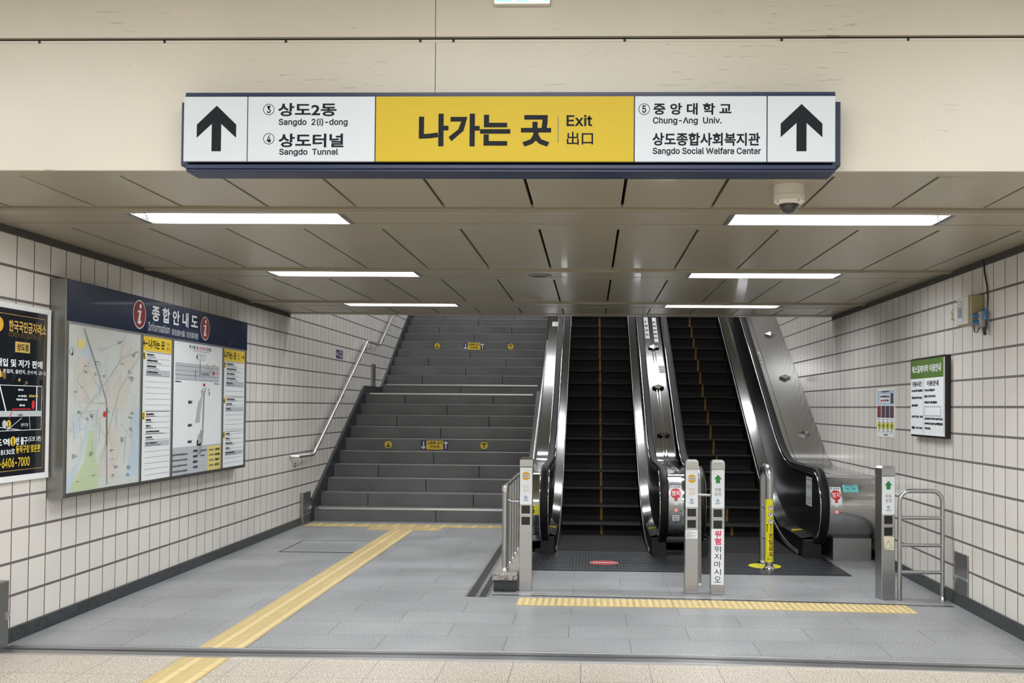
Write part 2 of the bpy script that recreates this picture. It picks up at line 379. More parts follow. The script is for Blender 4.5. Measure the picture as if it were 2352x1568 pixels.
# ---------------------------------------------------------------- lettering and flat graphics
_tc = {}
try:
    import os
    LATIN = bpy.data.fonts.load(os.path.join(bpy.utils.resource_path('LOCAL'), 'datafiles', 'fonts', 'Inter.woff2'))   # Blender's own bundled sans
except Exception:
    LATIN = None
def refine(vs, fs, axis, step):
    """cut a flat figure into narrow strips so that it can follow a curved surface"""
    bm = bmesh.new(); q = [bm.verts.new((a, b, 0)) for a, b in vs]
    for f in fs:
        try: bm.faces.new([q[i] for i in f])
        except ValueError: pass
    lo = min(v[axis] for v in vs); hi = max(v[axis] for v in vs); c = math.ceil(lo / step) * step
    while c < hi:
        no = (1, 0, 0) if axis == 0 else (0, 1, 0)
        bmesh.ops.bisect_plane(bm, geom=bm.verts[:] + bm.edges[:] + bm.faces[:], plane_co=(c if axis == 0 else 0, c if axis == 1 else 0, 0), plane_no=no, dist=1e-7); c += step
    bm.verts.index_update(); out = [(v.co.x, v.co.y) for v in bm.verts], [tuple(v.index for v in f.verts) for f in bm.faces]
    bm.free(); return out
def glyphs(s, bold=0.0):
    if LATIN and all(ord(ch) < 256 for ch in s): bold = min(bold, .017)
    key = (s, bold)
    if key not in _tc:
        c = bpy.data.curves.new('lettering', 'FONT'); c.body = s; c.size = 1; c.resolution_u = 2; c.offset = bold
        if LATIN and all(ord(ch) < 256 for ch in s): c.font = LATIN
        o = bpy.data.objects.new('lettering', c); me = bpy.data.meshes.new_from_object(o)
        vs = [(v.co.x, v.co.y) for v in me.vertices]; fs = [tuple(p.vertices) for p in me.polygons]
        bpy.data.meshes.remove(me); bpy.data.objects.remove(o); bpy.data.curves.remove(c)
        if vs:
            x0 = min(v[0] for v in vs); x1 = max(v[0] for v in vs); y0 = min(v[1] for v in vs); y1 = max(v[1] for v in vs)
            vs = [((x - x0) / max(x1 - x0, 1e-6), (y - y0) / max(y1 - y0, 1e-6)) for x, y in vs]
        _tc[key] = (vs, fs)
    return _tc[key]
class Flat(MB):
    """printed sheet: shapes given in (u, v) on a surface, fn(u, v, d) -> point d above that surface"""
    def __init__(s, fn, curve=None): super().__init__(); s.fn = fn; s.k = 0; s.curve = curve
    def flat_add(s, vs, fs, mat, d):
        if s.curve: vs, fs = refine(vs, fs, *s.curve)
        s.add([s.fn(u, v, d) for u, v in vs], fs, mat)
    def lift(s, layer): s.k += 1; return 0.0007 * layer + 0.00001 * (s.k % 55)
    def rect(s, u0, v0, u1, v1, mat, layer=1, nu=1, nv=1):
        d = s.lift(layer)
        vs = [s.fn(u0 + (u1 - u0) * i / nu, v0 + (v1 - v0) * j / nv, d) for i in range(nu + 1) for j in range(nv + 1)]
        fs = [(i * (nv + 1) + j, (i + 1) * (nv + 1) + j, (i + 1) * (nv + 1) + j + 1, i * (nv + 1) + j + 1) for i in range(nu) for j in range(nv)]
        s.add(vs, fs, mat)
    def poly(s, pts, mat, layer=2): s.flat_add(pts, [tuple(range(len(pts)))], mat, s.lift(layer))
    def disc(s, u, v, ru, mat, layer=2, rv=None, n=28):
        rv = rv or ru; s.poly([(u + ru * math.cos(2 * PI * k / n), v + rv * math.sin(2 * PI * k / n)) for k in range(n)], mat, layer)
    def ring(s, u, v, r0, r1, mat, layer=3, n=28):
        d = s.lift(layer); vs = [s.fn(u + r * math.cos(2 * PI * k / n), v + r * math.sin(2 * PI * k / n), d) for r in (r0, r1) for k in range(n)]
        s.add(vs, [(k, n + k, n + (k + 1) % n, (k + 1) % n) for k in range(n)], mat)
    def line(s, pts, w, mat, layer=3):
        d = s.lift(layer)
        for (a, b), (c, e) in zip(pts[:-1], pts[1:]):
            l = math.hypot(c - a, e - b) or 1e-6; nx, ny = -(e - b) / l * w / 2, (c - a) / l * w / 2
            s.add([s.fn(a + nx, b + ny, d), s.fn(a - nx, b - ny, d), s.fn(c - nx, e - ny, d), s.fn(c + nx, e + ny, d)], [(0, 1, 2, 3)], mat)
    def text(s, t, u0, v0, u1, v1, mat, layer=4, bold=0.0):
        vs, fs = glyphs(t, bold); d = s.lift(layer)
        s.flat_add([(u0 + (u1 - u0) * x, v0 + (v1 - v0) * y) for x, y in vs], fs, mat, d)
    def smudge(s, u0, v0, u1, v1, mat='ink2', layer=3, n=None):
        """a line of unreadably small print"""
        h = v1 - v0; u = u0
        while u < u1:
            w = h * random.uniform(0.5, 1.3); s.rect(u, v0 + h * random.uniform(0, .2), min(u + w, u1), v1 - h * random.uniform(0, .2), mat, layer); u += w + h * random.uniform(0.15, 0.5)
    def arrow_up(s, u, v, w, h, mat, layer=4, flip=1):
        """solid block arrow with heavy chevron head"""
        P = [(0, .5), (.5, .085), (.5, -.205), (.12, .10), (.12, -.5), (-.12, -.5), (-.12, .10), (-.5, -.205), (-.5, .085)]
        s.poly([(u + a * w, v + flip * b * h) for a, b in P], mat, layer)
    def arrow_thin(s, u, v, w, h, mat, layer=4, flip=1, t=0.14):
        hw = h / 2
        s.line([(u, v - flip * hw), (u, v + flip * hw)], t * w, mat, layer)
        s.line([(u - w / 2, v + flip * (hw - w * .5)), (u, v + flip * hw), (u + w / 2, v + flip * (hw - w * .5))], t * w, mat, layer)
    def arrow_side(s, u, v, w, h, mat, layer=4, dr=-1):
        s.line([(u - w / 2, v), (u + w / 2, v)], h * .22, mat, layer)
        s.line([(u + dr * (w / 2 - h / 2), v + h / 2), (u + dr * w / 2, v), (u + dr * (w / 2 - h / 2), v - h / 2)], h * .22, mat, layer)
def front(y): return lambda u, v, d: (u, y - d, v)                # faces the camera side (-y): u = x, v = z
def on_left(x): return lambda u, v, d: (x + d, u, v)              # left wall, faces +x: u = y, v = z
def on_right(x): return lambda u, v, d: (x - d, -u, v)            # right wall, faces -x: u = -y, v = z
def on_floor(z): return lambda u, v, d: (u, v, z + d)

# ================================================================ the setting
XL, XR = -3.63, 2.85
S30 = math.tan(math.radians(30))
def blend(y, z0, c, L):
    """level at z0, then a 30 degree climb z = S30*y - c, rounded over 2L"""
    ym = (z0 + c) / S30; t = y - (ym - L)
    return z0 if t < 0 else (S30 * y - c if t > 2 * L else z0 + S30 * t * t / (4 * L))

mb = MB()
for b in ((XL, XR, 5.95, 10.44), (XL, -.62, 10.44, 13.4), (2.36, XR, 10.44, 13.4)): mb.box(*b, -0.12, 0, 'floor')
mb.box(-.62, 2.36, 10.44, 13.4, -.5, -.4, 'black'); mb.box(-.62, 2.36, 10.43, 10.44, -.45, -.005, 'black')
structure(mb.build('floor'))
structure(one('floor', 'floor_front', None, (-9, 9, -6.5, 5.95, -0.12, 0)))
structure(one('wall_left', 'tile', None, (XL - 0.2, XL, 4.87, 22.5, -0.12, 6.0)))
structure(one('wall_right', 'tile', None, (XR, XR + 0.2, 4.87, 22.5, -0.12, 6.0)))
structure(one('wall_far', 'header', None, (XL, XR, 22.35, 22.5, 3.2, 6.0)))
structure(one('ceiling', 'ceil_trim', None, (XL, XR, 12.05, 22.5, 5.72, 5.9)))
structure(one('wall_back', 'header', None, (-9, 9, -6.7, -6.5, 0, 3.72)))
structure(one('wall_left', 'header', None, (-9.2, -9, -6.5, 4.67, 0, 3.72)))
structure(one('wall_right', 'header', None, (9, 9.2, -6.5, 4.67, 0, 3.72)))
structure(one('ceiling', 'ceil_trim', None, (-9, 9, -6.5, 4.67, 3.72, 3.9)))
# header wall over the mouth of the passage, with its groove and seam
mb = MB()
SEAM = -0.741
for x0, x1 in ((-9, SEAM - 0.0015), (SEAM + 0.0015, 9)):
    mb.box(x0, x1, 4.67, 4.69, 2.6, 3.203, 'header'); mb.box(x0, x1, 4.662, 4.69, 3.228, 3.72, 'header')
mb.box(-9, 9, 4.673, 4.69, 3.2045, 3.217, 'header')
mb.box(-9, 9, 4.69, 4.87, 2.66, 3.9, 'gap')
mb.box(-9, XL, 4.67, 4.87, 0, 2.6, 'header'); mb.box(XR, 9, 4.67, 4.87, 0, 2.6, 'header')
for px in (83, 376, 658, 968, 1044, 1434, 1788, 2071):
    x = SEAM + (px - 1003) * 0.002053
    mb.prism_z([(x + .006 * math.cos(k * PI / 6), 4.675 - .003 + .001 * math.sin(k * PI / 6)) for k in range(12)], 3.205, 3.2165, 'black')
structure(mb.build('wall_front'))
# lower ceiling: panel rows, trim mouldings, lamp strips
mb = MB()
gx = [XL] + [-2.776 + 0.4895 * k for k in range(-1, 12)] + [XR]
gx = [XL] + [g for g in gx[1:-1] if XL + .02 < g < XR - .02] + [XR]
def row(y0, y1, seams=True):
    for a, b in zip(gx[:-1], gx[1:]):
        g = 0.008
        t1, t2 = random.uniform(-.0022, .0022), random.uniform(-.0022, .0022)
        xa, xb = (a + g if a != XL else a), (b - g if b != XR else b)
        vs = [(xa, y0, 2.6 + t1), (xb, y0, 2.6 - t1), (xb, y1, 2.6 + t2), (xa, y1, 2.6 - t2)]
        mid = ((xa + xb) / 2, (y0 + y1) / 2, 2.6 + random.uniform(-.0012, .0012))
        top = [(x, y, 2.625) for x, y, z in vs]
        mb.add(vs + top, [(0, 1, 2, 3), (0, 4, 5, 1), (1, 5, 6, 2), (2, 6, 7, 3), (3, 7, 4, 0)], 'ceil')
holes = [(-2.705, -1.435), (0.78, 2.05)]
def lamp_strip(y0, y1):
    xs = XL
    for a, b in holes + [(XR, XR)]:
        mb.box(xs, a, y0 + .003, y1 - .003, 2.6, 2.625, 'ceil'); xs = b
mb.box(XL, XR, 4.69, 4.785, 2.6, 2.64, 'ceil')
for r0, r1, m0, m1, l0, l1, b1 in ((4.785, 5.525, 5.54, 5.672, 5.68, 6.035, 6.205), (6.205, 8.0, 8.015, 8.135, 8.143, 8.498, 8.668), (8.668, 10.515, 10.53, 10.65, 10.658, 11.013, 11.18)):
    row(r0, r1)
    mb.box(XL, XR, m0, m1, 2.588, 2.62, 'ceil_trim'); mb.box(XL, XR, m0 + .03, m1 - .03, 2.583, 2.62, 'ceil_trim')
    lamp_strip(l0, l1)
    mb.box(XL, XR, l1 + .003, b1, 2.598, 2.625, 'ceil')
row(11.18, 11.88)
mb.box(XL, XR, 11.885, 12.0, 2.592, 2.66, 'ceil_trim')
mb.box(XL, XR, 4.87, 12.0, 2.70, 2.85, 'gap')
structure(mb.build('ceiling'))
structure(one('wall_upper', 'header', None, (XL, XR, 12.0, 12.05, 2.592, 5.9)))
# skirting
structure(one('baseboard_left', 'base', None, (XL, XL + .018, 4.87, 12.5, 0, .088), bevel=.002))
structure(one('baseboard_right', 'base', None, (XR - .018, XR, 4.87, 12.5, 0, .098), bevel=.002))
structure(one('trim_1', 'shadow', None, (XL, XL + .012, 4.87, 12.0, 2.555, 2.598)))
structure(one('shade_strip', 'shadow', None, (XR - .012, XR, 4.87, 12.0, 2.555, 2.598)))  # dark strip painting the shadow along the wall top under the ceiling

# ---------------------------------------------------------------- floor tracks, hatch, drain
def floor_track(name, label, pts, wid, lip, ends):
    """shutter guide rail let into the floor: bright lips with a dark groove"""
    t = thing(name, label, 'floor track', (pts[0][0], pts[0][1], 0))
    A = MB(); B = MB()
    for (x0, y0), (x1, y1) in zip(pts[:-1], pts[1:]):
        for a, b, h, mt, q in ends:
            vs = [(x0, y0 - a, 0), (x1, y1 - a, 0), (x1, y1 - b, 0), (x0, y0 - b, 0)]
            vs += [(x, y, h) for x, y, z in vs]
            q.append((vs, mt))
    for q, nm in ((ends[0][4], 'rail'),):
        mbx = MB()
        for vs, mt in q: mbx.add(vs, [(4, 5, 6, 7), (0, 1, 5, 4), (1, 2, 6, 5), (2, 3, 7, 6), (3, 0, 4, 7)], mt)
        mbx.build(nm, t)
    return t
q = []
floor_track('shutter_track', 'wide steel shutter track crossing the floor nearest the camera', [(-3.565, 6.16), (-2.1, 6.165), (-.45, 6.195), (.55, 6.188), (1.6, 6.13), (2.84, 6.06)], .22, 0, [(0, .012, .007, 'alu', q), (.012, .075, .004, 'track', q), (.075, .118, .0015, 'track_d', q), (.118, .205, .004, 'track', q), (.205, .222, .007, 'alu', q)])
q = []
floor_track('shutter_track', 'narrow steel floor track between the signal posts and the bumpy yellow paving', [(-.78, 8.115), (.74, 8.055), (1.84, 7.985), (2.78, 7.90)], .1, 0, [(0, .014, .006, 'alu', q), (.014, .045, .003, 'track', q), (.045, .08, .0012, 'track_d', q), (.08, .10, .006, 'track', q)])
mb = MB(); mb.box(-.985, -.965, 7.965, 12.2, 0, .006, 'steel_d'); mb.box(-.965, -.815, 7.965, 12.2, 0, .002, 'track_d'); mb.box(-.90, -.87, 7.965, 12.2, 0, .004, 'steel_d'); mb.box(-.815, -.80, 7.965, 12.2, 0, .006, 'steel_d')
tag(mb.build('drain_channel'), 'dark metal drain channel along the railing curb', 'drain')
t = thing('floor_hatch', 'grey stone floor hatch beside the yellow guide path near the stairs', 'hatch', (-2.74, 10.69, 0))
mb = MB(); mb.box(-3.16, -2.325, 10.25, 11.11, 0, .002, 'floor'); mb.build('lid', t)
mb = MB()
for b in ((-3.175, -3.16, 10.24, 11.12), (-2.325, -2.29, 10.24, 11.12), (-3.16, -2.325, 10.235, 10.25), (-3.16, -2.325, 11.11, 11.122)): mb.box(b[0], b[1], b[2], b[3], 0, .0035, 'track_d')
mb.build('frame', t)

# ---------------------------------------------------------------- tactile paving
def ridged(name, label, runs, per=.295):
    """bar-pattern guide tiles; runs of (x0, x1, y0, y1, along) rectangles"""
    mb = MB()
    for x0, x1, y0, y1, along in runs:
        mb.box(x0, x1, y0, y1, 0, .004, 'tactile')
        if along == 'y':
            n = max(1, round((y1 - y0) / per)); st = (y1 - y0) / n
            for k in range(n):
                for j in range(4):
                    cx = x0 + (x1 - x0) * (j + .5) / 4
                    a, b = y0 + k * st + .012, y0 + (k + 1) * st - .012
                    vs = [(cx - .018, a, .004), (cx + .018, a, .004), (cx + .018, b, .004), (cx - .018, b, .004), (cx - .011, a + .008, .009), (cx + .011, a + .008, .009), (cx + .011, b - .008, .009), (cx - .011, b - .008, .009)]
                    mb.add(vs, [(4, 5, 6, 7), (0, 1, 5, 4), (1, 2, 6, 5), (2, 3, 7, 6), (3, 0, 4, 7)], 'tactile_l' if j % 2 else 'tactile')
        else:
            n = max(1, round((x1 - x0) / .098)); st = (x1 - x0) / n
            for k in range(n):
                cx = x0 + (k + .5) * st; a, b = y0 + .01, y1 - .01
                vs = [(cx - .03, a, .004), (cx + .03, a, .004), (cx + .03, b, .004), (cx - .03, b, .004), (cx - .02, a + .008, .009), (cx + .02, a + .008, .009), (cx + .02, b - .008, .009), (cx - .02, b - .008, .009)]
                mb.add(vs, [(4, 5, 6, 7), (0, 1, 5, 4), (1, 2, 6, 5), (2, 3, 7, 6), (3, 0, 4, 7)], 'tactile_l' if k % 2 else 'tactile')
    return tag(mb.build(name), label, 'tactile paving')
ridged('tactile_paving', 'long yellow ridged guide path running from the near track to the stairs', [(-2.405, -2.122, 6.165, 12.13, 'y'), (-2.70, -1.81, 12.13, 12.43, 'y')])
ridged('tactile_paving', 'short yellow ridged guide path on the speckled floor before the near track', [(-2.405, -2.122, 3.2, 5.925, 'y')])
ridged('tactile_paving', 'yellow tactile strip along the foot of the stone staircase', [(-3.55, -1.0, 12.43, 12.74, 'x')])
mb = MB()
EDGE = [(-.555, 7.93, 7.645), (.92, 7.935, 7.635), (2.43, 7.84, 7.54)]
def ey(x):
    for (a, b, c), (d, e, f) in zip(EDGE[:-1], EDGE[1:]):
        if x <= d or d > 2: k = (x - a) / (d - a); return b + (e - b) * k, c + (f - c) * k
for k in range(10):
    x0 = -.555 + .2985 * k; x1 = x0 + .2965
    (t0, b0), (t1, b1) = ey(x0), ey(x1)
    vs = [(x0, b0, 0), (x1, b1, 0), (x1, t1, 0), (x0, t0, 0)]; vs += [(x, y, .004) for x, y, z in vs]
    mb.add(vs, [(4, 5, 6, 7), (0, 1, 5, 4), (1, 2, 6, 5), (2, 3, 7, 6), (3, 0, 4, 7)], 'tactile')
    for i in range(6):
        for j in range(6):
            x = x0 + (i + .5) * .0494; tt, bb = ey(x); y = bb + (j + .5) * (tt - bb) / 6
            n = 8; pr = ((.018, .004), (.013, .0085), (.006, .0095))
            vs = [(x + r * math.cos(2 * PI * q / n), y + r * math.sin(2 * PI * q / n), z) for r, z in pr for q in range(n)]
            mb.add(vs, [(a * n + q, a * n + (q + 1) % n, (a + 1) * n + (q + 1) % n, (a + 1) * n + q) for a in range(2) for q in range(n)] + [tuple(2 * n + q for q in range(n))], 'tactile_l')
tag(mb.build('tactile_paving'), 'yellow bumpy warning paving in front of the escalator signal posts', 'tactile paving')

# ================================================================ staircase
RISE, TREAD, SY0, LAND = .17, .325, 13.05, 1.3
SXL, SXR = XL + .04, -.86
def step_y(k): return SY0 + (k - 1) * TREAD + (LAND - TREAD if k > 10 else 0)
st = thing('staircase', 'wide dark grey granite staircase left of the escalators', 'stairs', (-2.2, SY0, 0))
NST = 21
for k in range(1, NST + 1):
    y0 = step_y(k); y1 = step_y(k + 1) + .03 if k < NST else 22.3
    z1 = k * RISE; mb = MB()
    js = [-2.96, -1.55] if k % 2 == 0 else [-2.24]
    if k == 1: js = [-2.0]
    xs = [SXL] + js + [SXR]
    for a, b in zip(xs[:-1], xs[1:]):
        g = .004
        mb.box(a + (g if a != SXL else 0), b - (g if b != SXR else 0), y0, y1, z1 - RISE, z1, 'stair')
    mb.box(SXL, SXR, y0 + .01, y1, z1 - RISE - .06, z1 - .01, 'gap')
    mb.build('step', st, bevel=.004)
    if k in (1, 10, 11):
        one('nosing_strip', 'alu', st, (SXL + .06, SXR - (.06 if k > 1 else .0), y0 - .006, y0 + .05, z1 - .02, z1 + .004), bevel=.002, label='bright metal nosing strip')
    else:
        one('nosing_strip', 'track', st, (SXL + .005, SXR - .005, y0 - .002, y0 + .03, z1 - .004, z1 + .002), label='thin worn metal edge')
# raking skirts; the right one is a dark fill for the shadow there
def rake(dy, top):
    pts = []
    for k in (1, 10): pts.append((step_y(k) + dy, k * RISE + top))
    pts += [(step_y(10) + LAND - .05 + dy, 10 * RISE + top)]
    pts += [(step_y(NST) + dy, NST * RISE + top)]
    return pts
for x0, x1, nm in ((XL, SXL, 'side_skirt'), (SXR, -.66, 'side_skirt')):
    p = rake(-.02, .12 if x0 == XL else .05); mb = MB()
    mb.prism_x([(p[0][0] - .12, 0), (p[0][0] - .12, .05)] + p + [(p[-1][0] + .9, p[-1][1]), (p[-1][0] + .9, 0)], x0 + .001, x1, 'base'); mb.build(nm, st)
# stickers on the risers
def sx_at(px, y): return (px - 1357) / 2317 * y
def stair_stickers(k, pxd, pxp, pxu, lowhigh):
    y = step_y(k) - .0008; z = (k - .5) * RISE - .002
    S = y / 2317
    xd, xp0, xp1, xu = sx_at(pxd, y), sx_at(pxp[0], y), sx_at(pxp[1], y), sx_at(pxu, y)
    r = 8.6 * S if lowhigh == 'lower' else 6.6 * S
    for x, flip, w in ((xd, -1, 'down'), (xu, 1, 'up')):
        f = Flat(front(y)); f.disc(x, z, r, 'yellow', 1); f.arrow_thin(x, z, r * 1.05, r * 1.35, 'ink', 3, flip, .2)
        tag(f.build('arrow_sticker'), f'round yellow {w} arrow sticker on the {lowhigh} marked stair riser', 'sticker', 'stair stickers')
    f = Flat(front(y)); h = RISE * .38
    f.rect(xp0, z - h, xp1, z + h, 'purple', 1)
    w = xp1 - xp0; a, b = xp0 + w * .20, xp1 - w * .18
    f.rect(a, z - h, b, z + h, 'yellow', 2)
    f.arrow_thin(xp0 + w * .095, z, w * .15, h * 1.6, 'white', 4, -1, .28); f.arrow_thin(xp1 - w * .085, z, w * .15, h * 1.6, 'white', 4, 1, .28)
    f.text('오른쪽 걷기', a + w * .03, z + h * .08, b - w * .03, z + h * .78, 'ink', 4, .02)
    f.text('(우측보행)', a + w * .12, z - h * .72, b - w * .12, z - h * .1, 'ink', 4, .02)
    tag(f.build('walking_sticker'), f'purple and yellow keep right plate with two arrows on the {lowhigh} stair riser', 'sticker', 'stair stickers')
stair_stickers(6, 890, (966, 1029), 1112, 'lower')
stair_stickers(16, 1001, (1062, 1110), 1171, 'upper')

# ================================================================ ceiling fixtures
def make_lamp(label):
    x, y = LIGHT_SPOTS[0]
    t = thing('ceiling_light', label, 'ceiling light', (x, y, 2.6), 'recessed twin-tube ceiling lights')
    hx, hy = .633, .176
    mb = MB()
    for a in ((-hx, hx, -hy - .004, -hy + .006), (-hx, hx, hy - .006, hy + .004), (-hx - .002, -hx + .012, -hy, hy), (hx - .012, hx + .002, -hy, hy)):
        mb.box(a[0], a[1], a[2], a[3], -.004, .075, 'frame')
    mb.build('frame', t, local=True)
    mb = MB()
    for e in (-1, 1): mb.box(e * .603, e * .630, -hy + .006, hy - .006, -.001, .003, 'end_shade')  # grey strips painting in the shaded inner ends of the trough
    mb.build('end_shades', t, local=True)
    mb = MB()
    p = [(-hy + .006, .004), (-.11, .066), (.11, .066), (hy - .006, .004)]
    mb.strip([(-hx + .012, a, b) for a, b in p], [(hx - .012, a, b) for a, b in p], 'lamp_white')
    mb.build('reflector', t, local=True)
    for s in (-1, 1):
        mb = MB(); mb.tube([(-.585, s * .062, .036), (.585, s * .062, .036)], .0145, 'tube', 10); tb = mb.build('tube', t, local=True, smooth=True)
        mb = MB()
        for e in (-1, 1):
            mb.tube([(e * .585, s * .062, .036), (e * .603, s * .062, .036)], .015, 'steel', 10); mb.box(e * .603, e * .622, s * .062 - .016, s * .062 + .016, .012, .066, 'lamp_white')
        mb.build('socket', tb, local=True)
    return t
LN = ['lit twin-tube ceiling light nearest the camera on the left', 'lit twin-tube ceiling light nearest the camera, below the dome camera', 'lit twin-tube ceiling light in the middle row, left of the round speaker', 'lit twin-tube ceiling light in the middle row, right of the round speaker', 'lit twin-tube ceiling light in the far row above the stairs', 'lit twin-tube ceiling light in the far row above the right escalator']
L0 = make_lamp(LN[0])
for (x, y), lb in list(zip(LIGHT_SPOTS, LN))[1:]: dup(L0, (x, y, 2.6), lb)
def hall_lamp(spots, z, lab, grp, length):
    for k, (x, y) in enumerate(spots):
        mb = MB(); mb.box(x - length / 2 - .05, x + length / 2 + .05, y - .16, y + .16, z + .012, z + .034, 'lamp_white')
        o = mb.build('ceiling_light'); tag(o, lab, 'ceiling light', grp)
hall_lamp(HALL_SPOTS, 3.686, 'long surface light on the concourse ceiling', 'concourse ceiling lights', 2.4)
hall_lamp(UP_SPOTS, 5.686, 'surface light on the high ceiling over the stairs', 'lights over the stairs', 5.6)

t = thing('ceiling_speaker', 'round grey ceiling speaker grille between the middle row of lights', 'speaker', (-.435, 8.4, 2.598))
mb = MB(); mb.lathe(-.435, 8.4, [(.098, 2.598), (.098, 2.593), (.08, 2.59)], 'frame'); mb.build('rim', t, smooth=True)
mb = MB(); mb.lathe(-.435, 8.4, [(.08, 2.591), (.05, 2.588), (.0, 2.587)], 'shadow'); mb.build('grille', t, smooth=True)

cx, cy = .967, 4.98
t = thing('security_camera', 'white dome security camera under the ceiling right of the exit sign', 'security camera', (cx, cy, 2.6))
mb = MB(); mb.lathe(cx, cy, [(.073, 2.6), (.074, 2.552), (.076, 2.55), (.076, 2.535), (.074, 2.533)], 'off_white', 32); mb.build('base', t, smooth=True)
mb = MB(); mb.lathe(cx, cy, [(.0745, 2.533), (.0745, 2.522), (.066, 2.512), (.052, 2.506), (.0485, 2.506)], 'off_white', 32)
for k in range(4):
    a = k * PI / 2 + .5; mb.box(cx + .069 * math.cos(a) - .003, cx + .069 * math.cos(a) + .003, cy + .069 * math.sin(a) - .003, cy + .069 * math.sin(a) + .003, 2.514, 2.521, 'black')
mb.build('collar', t, smooth=True)
mb = MB(); mb.lathe(cx, cy, [(.049 * math.cos(a), 2.508 - .045 * math.sin(a)) for a in [k * PI / 2 / 8 for k in range(8)]] + [(.001, 2.463)], 'dome', 32); mb.build('dome', t, smooth=True)

# ================================================================ overhead exit sign
t = thing('exit_sign', 'long white and yellow overhead exit sign in a navy frame on the header wall', 'sign', (-.39, 4.6, 2.74))
FY = 4.50
def ax(px): return -1.861 + (px - 422) / (1920 - 422) * 2.941
def az(py): return 2.896 - (py - 221) / 150 * .294
mb = MB(); mb.box(-1.888, 1.112, 4.545, 4.668, 2.592, 2.884, 'navy'); mb.box(-1.855, 1.075, 4.515, 4.548, 2.6, 2.895, 'navy'); mb.build('frame', t, bevel=.003)
mb = MB(); mb.box(-1.86, 1.082, 4.52, 4.668, 2.899, 2.921, 'navy'); mb.box(-1.86, 1.082, 4.515, 4.53, 2.897, 2.908, 'navy'); mb.build('top_rail', t, bevel=.002)
mb = MB(); mb.box(-1.855, 1.082, 4.525, 4.668, 2.56, 2.588, 'navy'); mb.box(-1.855, 1.082, 4.515, 4.535, 2.572, 2.592, 'navy'); mb.build('bottom_rail', t, bevel=.003)
edges = [422, 572, 869, 1464, 1765, 1920]
names = ['arrow_panel', 'destination_panel', 'exit_panel', 'destination_panel', 'arrow_panel']
pans = []
for k in range(5):
    a, b = ax(edges[k]) + .0025, ax(edges[k + 1]) - .0025
    pans.append(one(names[k], 'sign_yellow' if k == 2 else 'sign_white', t, (a, b, FY, 4.515, 2.602, 2.896), bevel=.0015, label=['white panel with up arrow', 'white panel with two numbered places', 'yellow exit panel', 'white panel with university and welfare centre', 'white panel with up arrow'][k]))
def sign_layer(parent, fill, name='lettering'):
    f = Flat(front(FY)); fill(f); f.build(name, parent)
def T(f, s, x0, x1, y0, y1, mat='ink', bold=.02): f.text(s, ax(x0), az(y1), ax(x1), az(y0), mat, 1, bold)
def num(f, d, cx, cy, r=13):
    R = r * .001963
    f.ring(ax(cx), az(cy), R * .9, R, 'ink', 1); T(f, d, cx - 4.6, cx + 4.6, cy - 8.5, cy + 8.5, 'ink', .03)
sign_layer(pans[0], lambda f: f.arrow_up(ax(500), az(295), 92 * .001963, 106 * .00196, 'ink', 1), 'arrow')
sign_layer(pans[4], lambda f: f.arrow_up(ax(1842.5), az(293.5), 94 * .001963, 108 * .00196, 'ink', 1), 'arrow')
def d1(f):
    num(f, '3', 621.5, 251); num(f, '4', 622.5, 319)
    T(f, '상도2동', 643, 779, 236, 267, bold=.027); T(f, 'Sangdo  2(i)-dong', 645, 805, 272, 291, bold=.025)
    T(f, '상도터널', 645, 796, 307, 339, bold=.027); T(f, 'Sangdo  Tunnel', 647, 784, 342, 360, bold=.025)
sign_layer(pans[1], d1)
def d2(f):
    T(f, '나가는 곳', 970, 1274, 261, 337, bold=.035)
def d2b(f):
    f.rect(ax(1289), az(328), ax(1290.6), az(269), 'ink2', 1)
    T(f, 'Exit', 1309, 1368, 264, 290, bold=.03)
    T(f, '出口', 1310, 1370, 303, 333, bold=.015)
sign_layer(pans[2], d2); sign_layer(pans[2], d2b)
def d3(f):
    num(f, '5', 1486, 251)
    T(f, '중 앙 대 학 교', 1507, 1684, 237, 264, bold=.027); T(f, 'Chung-Ang  Univ.', 1506, 1662, 269, 288, bold=.025)
    T(f, '상도종합사회복지관', 1505, 1749, 305, 335, bold=.027); T(f, 'Sangdo Social Welfare Center', 1506, 1751, 339, 358, bold=.025)
sign_layer(pans[3], d3)

t = thing('exit_light', 'small lit emergency exit light box at the top of the header wall', 'sign', (-.334, 4.64, 3.43))
one('housing', 'off_white', t, (-.464, -.204, 4.630, 4.66, 3.366, 3.525), bevel=.003)
one('lit_face', 'exit_glow_w', t, (-.462, -.206, 4.624, 4.631, 3.372, 3.52))
f = Flat(front(4.624)); f.rect(-.455, 3.3755, -.38, 3.51, 'exit_glow', 1); f.rect(-.36, 3.3755, -.30, 3.51, 'exit_glow', 1); f.rect(-.235, 3.3755, -.21, 3.51, 'exit_glow', 1); f.build('pictogram', t)

